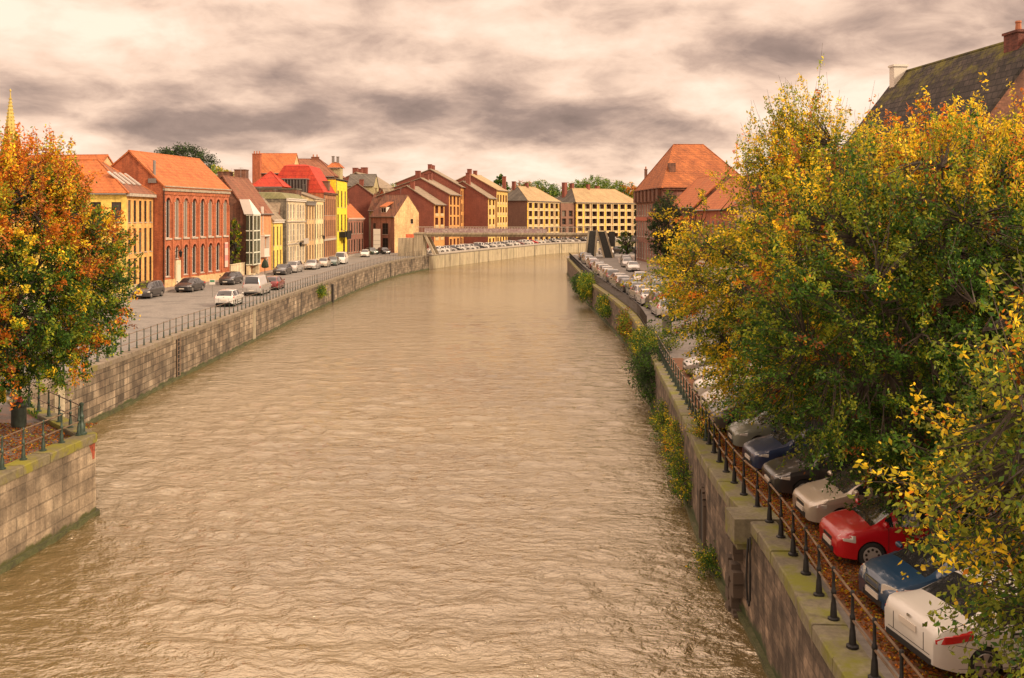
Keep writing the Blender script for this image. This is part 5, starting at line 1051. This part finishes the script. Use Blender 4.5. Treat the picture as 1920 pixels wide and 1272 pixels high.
OLIVE = [(.15, .18, .012), (.21, .22, .014), (.11, .15, .012)]
YEL = [(.52, .36, .016), (.44, .33, .016), (.60, .40, .018), (.36, .30, .018)]
ORA = [(.48, .17, .014), (.40, .12, .012), (.30, .085, .012)]
RUST = [(.22, .06, .014), (.28, .10, .02), (.16, .06, .018)]
def pick(rng, pal, n): a = np.array(pal); return a[rng.integers(0, len(a), n)] * rng.uniform(.7, 1.3, (n, 1)) * 1.6
def nz3(p, s, seed): return mnoise.noise(Vector((p[0] * s + seed, p[1] * s - seed, p[2] * s + 2 * seed)))
def tree(name, label, base, fork, tr, cen, rad, ntw, nlf, ls, pal, seed, cat='tree', up=.35, twl=(.5, 1.0), spread=.09, gap=-.28, shell=.45, squash=None, cone=0.0, foot=0.0, limbs=11, group=None, spikes=0, flat=0.0, droop=.25):
    rng = np.random.default_rng(seed); rnd = random.Random(seed)
    root = empty(name, base, 0, label, cat, group); B = np.array(base, float); cen = np.array(cen, float); rad = np.array(rad, float)
    wood = MB(); F = np.array([base[0] + rnd.uniform(-.1, .1), base[1], fork]) - B
    wood.tube([(0, 0, -.1), (0, 0, .3), (F[0] * .5, 0, F[2] * .5), tuple(F)], [tr * 1.35, tr * 1.05, tr * .85, tr * .72], 10)
    nodes = []; 
    for k in range(limbs):
        th = 2 * math.pi * (k + rnd.uniform(-.3, .3)) / limbs * (1 if k < limbs - 2 else 3.3); el = rnd.uniform(-.25, .75) if k < limbs - 2 else 1.3
        e_ = cen - B + rad * np.array([math.cos(th) * math.cos(el), math.sin(th) * math.cos(el), math.sin(el)]) * rnd.uniform(.68, .86)
        mid_ = F * .45 + e_ * .55 + np.array([0, 0, rnd.uniform(.1, .5) * rad[2] * .3]); pts = []
        for j in range(9):
            t_ = j / 8; p = (1 - t_) ** 2 * F + 2 * t_ * (1 - t_) * mid_ + t_ * t_ * e_ + rng.normal(0, .05, 3) * (j > 0) * (1 + rad.mean() * .12); pts.append(p)
            if j > 1: nodes.append(p)
        wood.tube([tuple(p) for p in pts], [tr * .5 * (1 - .85 * j / 8) + .012 for j in range(9)], 6)
        for _ in range(3):   # side branches
            j = rnd.randint(2, 6); s0 = pts[j]; d = (e_ - F) / np.linalg.norm(e_ - F); d2 = d + rng.normal(0, .6, 3); d2 /= np.linalg.norm(d2); q = [s0 + d2 * rad.mean() * .16 * i + np.array([0, 0, .04 * i * i]) for i in range(4)]
            nodes += q[1:]; wood.tube([tuple(p) for p in q], [tr * .2, tr * .15, tr * .09, .01], 5)
    nodes = np.array(nodes)
    Cs, Ds, Ss, Ks = [], [], [], []
    cnt = 0; tries = 0
    while cnt < ntw and tries < ntw * 6:
        tries += 1
        v = rng.normal(size=3); v /= np.linalg.norm(v)
        lob = 1 + .20 * mnoise.noise(Vector(tuple(v * 1.7 + seed))) + .12 * mnoise.noise(Vector(tuple(v * 4.3 - seed)))
        rr_ = (shell + (1 - shell) * rng.random() ** .55) * lob
        if squash: rr_ *= squash(v)
        p = cen - B + rad * v * rr_ * np.array([1 - cone * max(0, v[2]) - foot * max(0, -v[2])] * 2 + [1])
        g = nz3(p, 1.15 / max(1, rad.mean() * .35), seed * 1.7) + .3 * nz3(p, 2.6, seed)
        if g < gap: continue
        d = v * .55 + np.array([0, 0, up]) + rng.normal(0, .38, 3); 
        if flat: d[2] *= (1 - flat)
        l = rnd.uniform(*twl)
        d /= np.linalg.norm(d)
        if spikes and v[2] > .45 and rng.random() < spikes: d = d * .35 + np.array([0, 0, 1.0]); d /= np.linalg.norm(d); l *= 1.7
        j = np.argmin(((nodes - p) ** 2).sum(1)); nd_ = nodes[j]
        if np.linalg.norm(nd_ - p) < rad.mean() * .55: wood.tube([tuple(nd_), tuple((nd_ + p) / 2 + rng.normal(0, .05, 3)), tuple(p), tuple(p + d * l * .9)], [.022, .014, .009, .004], 3, cap=False)
        n = max(3, int(nlf * rng.uniform(.6, 1.3))); t_ = rng.random(n)[:, None]
        c = p + d * l * t_ + rng.normal(0, spread, (n, 3)) * (1.1 - .5 * t_) + np.array([0, 0, -1]) * droop * (t_ * l) ** 2 * .4
        dd = d * .5 + rng.normal(0, .6, (n, 3)); dd[:, 2] -= droop; dd /= np.linalg.norm(dd, axis=1, keepdims=True)
        Cs.append(c); Ds.append(dd); Ss.append(ls * rng.uniform(.6, 1.25, n)); Ks.append(pal(rng, p + B, v, rr_, n, d)); cnt += 1
    wood.build('trunk', BARK, root, 60)
    leaf_mesh('crown', np.vstack(Cs), np.vstack(Ds), np.concatenate(Ss), np.vstack(Ks), root, rng)
    return root
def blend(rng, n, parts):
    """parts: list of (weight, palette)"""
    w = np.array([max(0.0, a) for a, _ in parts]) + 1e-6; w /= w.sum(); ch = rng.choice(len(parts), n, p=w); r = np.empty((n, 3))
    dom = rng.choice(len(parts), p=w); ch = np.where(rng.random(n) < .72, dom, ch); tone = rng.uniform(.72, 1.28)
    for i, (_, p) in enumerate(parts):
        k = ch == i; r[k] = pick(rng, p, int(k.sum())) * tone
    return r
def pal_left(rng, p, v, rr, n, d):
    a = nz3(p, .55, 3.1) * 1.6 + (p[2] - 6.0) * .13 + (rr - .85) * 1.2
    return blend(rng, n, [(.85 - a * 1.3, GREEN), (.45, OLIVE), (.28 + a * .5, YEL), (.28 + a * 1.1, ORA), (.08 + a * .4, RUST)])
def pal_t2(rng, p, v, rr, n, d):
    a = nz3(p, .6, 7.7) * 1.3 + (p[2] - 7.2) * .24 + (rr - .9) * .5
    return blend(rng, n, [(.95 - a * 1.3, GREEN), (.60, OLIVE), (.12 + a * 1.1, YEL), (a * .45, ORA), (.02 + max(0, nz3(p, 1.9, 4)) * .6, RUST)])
def pal_t1(rng, p, v, rr, n, d):
    a = nz3(p, .6, 9.2) * 1.2 + (rr - .8) * .8 + (p[2] - 6) * .06
    return blend(rng, n, [(.28 - a, GREEN), (1.0, OLIVE), (.85 + a, YEL), (.06 + a * .25, ORA), (.04, RUST)])
def pal_t3(rng, p, v, rr, n, d):
    a = nz3(p, .9, 2.2) * 1.2 + (p[2] - 5) * .12
    return blend(rng, n, [(.35 - a * .5, GREEN), (1.0, [(.13, .15, .014), (.17, .19, .016), (.09, .12, .012)]), (.40 + a, YEL), (.10 + a * .2, ORA)])
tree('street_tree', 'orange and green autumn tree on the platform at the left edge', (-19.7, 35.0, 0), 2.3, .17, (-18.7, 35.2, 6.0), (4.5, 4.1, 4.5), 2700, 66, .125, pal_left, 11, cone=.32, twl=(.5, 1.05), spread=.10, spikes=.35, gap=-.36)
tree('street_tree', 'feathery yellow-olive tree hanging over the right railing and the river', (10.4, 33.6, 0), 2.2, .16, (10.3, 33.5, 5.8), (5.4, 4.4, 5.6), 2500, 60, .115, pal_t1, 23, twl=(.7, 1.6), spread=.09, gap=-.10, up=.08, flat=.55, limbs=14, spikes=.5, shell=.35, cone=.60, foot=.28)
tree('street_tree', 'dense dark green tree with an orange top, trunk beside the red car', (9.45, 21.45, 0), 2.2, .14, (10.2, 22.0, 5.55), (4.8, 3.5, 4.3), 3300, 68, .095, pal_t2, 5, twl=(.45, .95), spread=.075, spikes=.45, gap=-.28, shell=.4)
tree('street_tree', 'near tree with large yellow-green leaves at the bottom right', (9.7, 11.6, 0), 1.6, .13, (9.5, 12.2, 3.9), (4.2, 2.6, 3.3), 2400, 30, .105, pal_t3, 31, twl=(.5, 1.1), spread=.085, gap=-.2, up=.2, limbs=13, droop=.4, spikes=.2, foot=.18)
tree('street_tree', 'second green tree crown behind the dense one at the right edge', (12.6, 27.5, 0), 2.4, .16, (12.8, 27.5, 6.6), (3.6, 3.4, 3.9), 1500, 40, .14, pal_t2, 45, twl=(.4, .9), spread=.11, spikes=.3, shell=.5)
# background trees
def pal_of(*parts): return lambda rng, p, v, rr, n, d: blend(rng, n, list(parts))
dkg = [(.016, .026, .012), (.022, .034, .016), (.03, .045, .018)]; lgr = [(.10, .15, .02), (.14, .19, .025), (.075, .12, .018)]
def bg_tree(nm, lab, x, y, z0, zc, rx, ry, rz_, ntw, ls, pal, seed, nlf=26, cat='tree', group='trees behind the houses', **k):
    k.setdefault('shell', .5); k.setdefault('gap', -.3)
    return tree(nm, lab, (x, y, 0), zc - rz_ * .8, .25, (x, y, zc), (rx, ry, rz_), ntw, nlf, ls, pal, seed, cat=cat, group=group, twl=(rx * .12, rx * .28), spread=rx * .055, **k)
bg_tree('cedar_tree', 'dark spreading cedar behind the roof of the brick hall', -56.5, 165, 0, 17.0, 5.2, 4.5, 2.9, 500, .32, pal_of((1, dkg), (.2, GREEN)), 61, gap=-.05, up=.1, flat=.5)
bg_tree('willow_tree', 'yellow-green drooping tree right of the cedar', -45.5, 150, 0, 12.8, 3.0, 3.0, 3.0, 420, .26, pal_of((1, lgr), (.6, YEL), (.5, OLIVE)), 62, droop=1.2, up=0.0)
for i, (px, yy, zt, rx, pl_, lab) in enumerate([(700, 330, 17.6, 6.5, (1, lgr), 'bushy green tree far behind the farthest left gables'), (742, 335, 18.0, 6, (1, OLIVE), 'olive green tree far behind, left of the stepped gables'),
        (937, 330, 21.5, 2.6, (1, GREEN), 'dark pointed tree behind the twin gable block'), (985, 345, 19.5, 7, (1, RUST), 'russet tree top behind the brown side walled block'), (1012, 345, 19.5, 8, (1, lgr), 'green tree top left above the tan roofs'), (1038, 345, 17.3, 7, (1, GREEN), 'dark green tree top between the two yellow blocks'),
        (1092, 350, 20.0, 8, (1, lgr), 'rounded green tree top above the longest yellow block'), (1118, 350, 21.3, 9, (1, lgr), 'highest green tree top above the longest yellow block'), (1146, 352, 19.6, 8, (1, lgr), 'green tree top at the right end above the longest yellow block'),
        (1182, 352, 18.6, 8, (1, ORA), 'orange tree top at the right end of the longest yellow block'), (1200, 345, 16.0, 7, (1, OLIVE), 'olive tree between the yellow block and the orange-roofed house')]):
    x = (px - 960) * yy / 1800; rz_ = 5.5 if rx > 3 else 5
    bg_tree('tree', lab, x, yy, 0, zt - rz_ * .95, rx, rx * .8, rz_, 330, .62, pal_of(pl_, (.45, GREEN), (.25, OLIVE)), 70 + i, nlf=22, gap=-.6)
bg_tree('evergreen_tree', 'dark ivy-like evergreen in front of the small red lean-to roofs on the right', 21.6, 134, 0, 6.0, 2.3, 2.2, 4.9, 620, .22, pal_of((1, dkg), (.25, GREEN)), 91, group='plants on the right street', gap=-.5)
bg_tree('evergreen_tree', 'dark conifer between the far yellow block and the orange-roofed house', 31.0, 224, 0, 6.5, 2.2, 2.2, 6.5, 420, .3, pal_of((1, dkg)), 92, group='plants on the right street', gap=-.6)
bg_tree('ornamental_tree', 'small green street tree by the sign post of the corner house', 20.0, 168, 0, 3.3, 1.5, 1.5, 1.9, 160, .2, pal_of((1, GREEN), (.4, lgr)), 93, group='plants on the right street')
bg_tree('climbing_plant', 'yellow-green creeper on the wall left of the glass stairwell', -37.2, 127.4, 0, 4.2, 1.4, .5, 4.0, 200, .22, pal_of((1, OLIVE), (.5, GREEN), (.2, YEL)), 94, group='plants on the left street', cat='plant', gap=-.1)
# shrubs on the river walls
def shrub(lab, cen, rad, ntw, ls, pal, seed, nlf=24, group='plants growing on the right river wall', twl=(.25, .6), **k):
    rng = np.random.default_rng(seed); cen = np.array(cen, float); rad = np.array(rad, float)
    root = empty('wall_shrub', tuple(cen), 0, lab, 'shrub', group); wood = MB(); Cs, Ds, Ss, Ks = [], [], [], []
    for i in range(ntw):
        v = rng.normal(size=3); v /= np.linalg.norm(v); p = rad * v * rng.random() ** .45 * (1 + .35 * nz3(v, 1.8, seed))
        if nz3(p, 1.4, seed) < -.28: continue
        d = v * .5 + np.array([-.15, 0, .5]) + rng.normal(0, .4, 3); d /= np.linalg.norm(d); l = rng.uniform(*twl); n = int(nlf * rng.uniform(.6, 1.3)); t_ = rng.random(n)[:, None]
        if i % 3 == 0: wood.tube([tuple(p * .3), tuple(p), tuple(p + d * l)], [.02, .01, .004], 3, cap=False)
        Cs.append(p + d * l * t_ + rng.normal(0, ls * .8, (n, 3))); dd = d * .5 + rng.normal(0, .6, (n, 3)); Ds.append(dd / np.linalg.norm(dd, axis=1, keepdims=True)); Ss.append(ls * rng.uniform(.6, 1.3, n)); Ks.append(pal(rng, p + cen, v, 1, n, d))
    if not wood.v: wood.tube([(0, 0, 0), (0, 0, .2)], .02, 3)
    wood.build('stems', BARK, root); leaf_mesh('foliage', np.vstack(Cs), np.vstack(Ds), np.concatenate(Ss), np.vstack(Ks), root, rng); return root
pg = pal_of((1, GREEN), (.5, OLIVE), (.12, YEL)); pd = pal_of((1, GREEN), (.6, dkg)); py = pal_of((.6, GREEN), (1, OLIVE), (.5, YEL), (.2, ORA)); pb = pal_of((.6, RUST), (.8, OLIVE), (.5, GREEN))
def wx(y): return ypart(RWs, y, y + .5)[0][0]
shrub('big dark bush filling the wall corner below the green railing', (wx(52) - .1, 53.5, -.9), (.9, 2.6, 1.6), 380, .13, pd, 1)
shrub('light green bush spilling over the quay edge behind the dark bush', (wx(58) + .3, 58, .2), (1.3, 3.2, 1.0), 330, .12, pg, 2)
shrub('creeper with yellow leaves hanging down the wall below the slim railing', (wx(66), 66, -.9), (.3, 3.5, 1.0), 200, .14, py, 3)
shrub('brownish creeper on the middle of the right quay wall', (wx(79) - .1, 79, -1.1), (.3, 5, 1.1), 200, .17, pb, 4)
shrub('bushy green plant half way along the right quay wall', (wx(95) - .2, 95, -1.1), (.6, 3.5, 1.0), 220, .18, pg, 5)
shrub('round green bush at the far stretch of the right quay wall', (wx(114) - .4, 113, -.4), (.9, 4.0, 1.5), 300, .2, pg, 6)
shrub('dark green plant at the waterline on the far stretch of the right wall', (wx(128) - .3, 128, -1.2), (.8, 6, 1.2), 260, .22, pd, 7)
shrub('green weeds at the waterline below the far end of the green railing', (wx(44) - .2, 44.5, -1.7), (.3, 2.2, .9), 170, .09, pg, 8)
shrub('yellow-green weeds hanging half way down the arch wall', (wx(39) - .15, 39, -1.3), (.28, 2.4, .95), 190, .085, py, 9)
shrub('dense green weeds along the water left of the arched outlet', (wx(35) - .2, 35.6, -1.8), (.3, 1.8, .75), 200, .08, pg, 10)
shrub('small tuft of weeds at the foot of the arched outlet', (wx(29) - .15, 28.8, -2.5), (.32, .7, .3), 110, .07, pg, 11)
shrub('thin yellow weeds growing through the railing near the arch', (wx(34) + .35, 34.3, .3), (.3, .9, .4), 90, .07, py, 12)
shrub('small green weed hanging on the long left quay wall', (-22.2, 112, -.9), (.3, 2.2, .7), 110, .14, pg, 13, group='plants on the left river wall')
# fallen leaves: nobody could count them
def fallen(name, lab, poly_fn, n, ls, seed, z=.012):
    rng = np.random.default_rng(seed); P = np.array([poly_fn(rng) for _ in range(n)]); c = np.column_stack([P, z + rng.random(n) * .02]); D = rng.normal(size=(n, 3)); D[:, 2] *= .15; D /= np.linalg.norm(D, axis=1, keepdims=True)
    root = None; W = rng.normal(size=(n, 3)) * .12; W[:, 2] = 0
    o = leaf_mesh(name, c, D, ls * rng.uniform(.6, 1.3, n), np.vstack([blend(rng, 1, [(.7, ORA), (1.2, RUST), (.25, YEL), (.15, OLIVE)]) for _ in range(n)]) * .7, None, rng, fold=.3, wid=.6); return tag(o, lab, 'fallen leaves', kind='stuff')
fallen('fallen_leaves', 'orange fallen leaves carpeting the strip between railing and nose-in cars', lambda r: ((lambda y: (6.75 + abs(r.normal(0, .8)) + (y - 12) * .012, y))(r.uniform(12, 40))), 16000, .075, 1)
fallen('fallen_leaves', 'orange fallen leaves on the ground of the left platform', lambda r: (r.uniform(-20, -15.9), r.uniform(30, 37)), 5200, .085, 2)
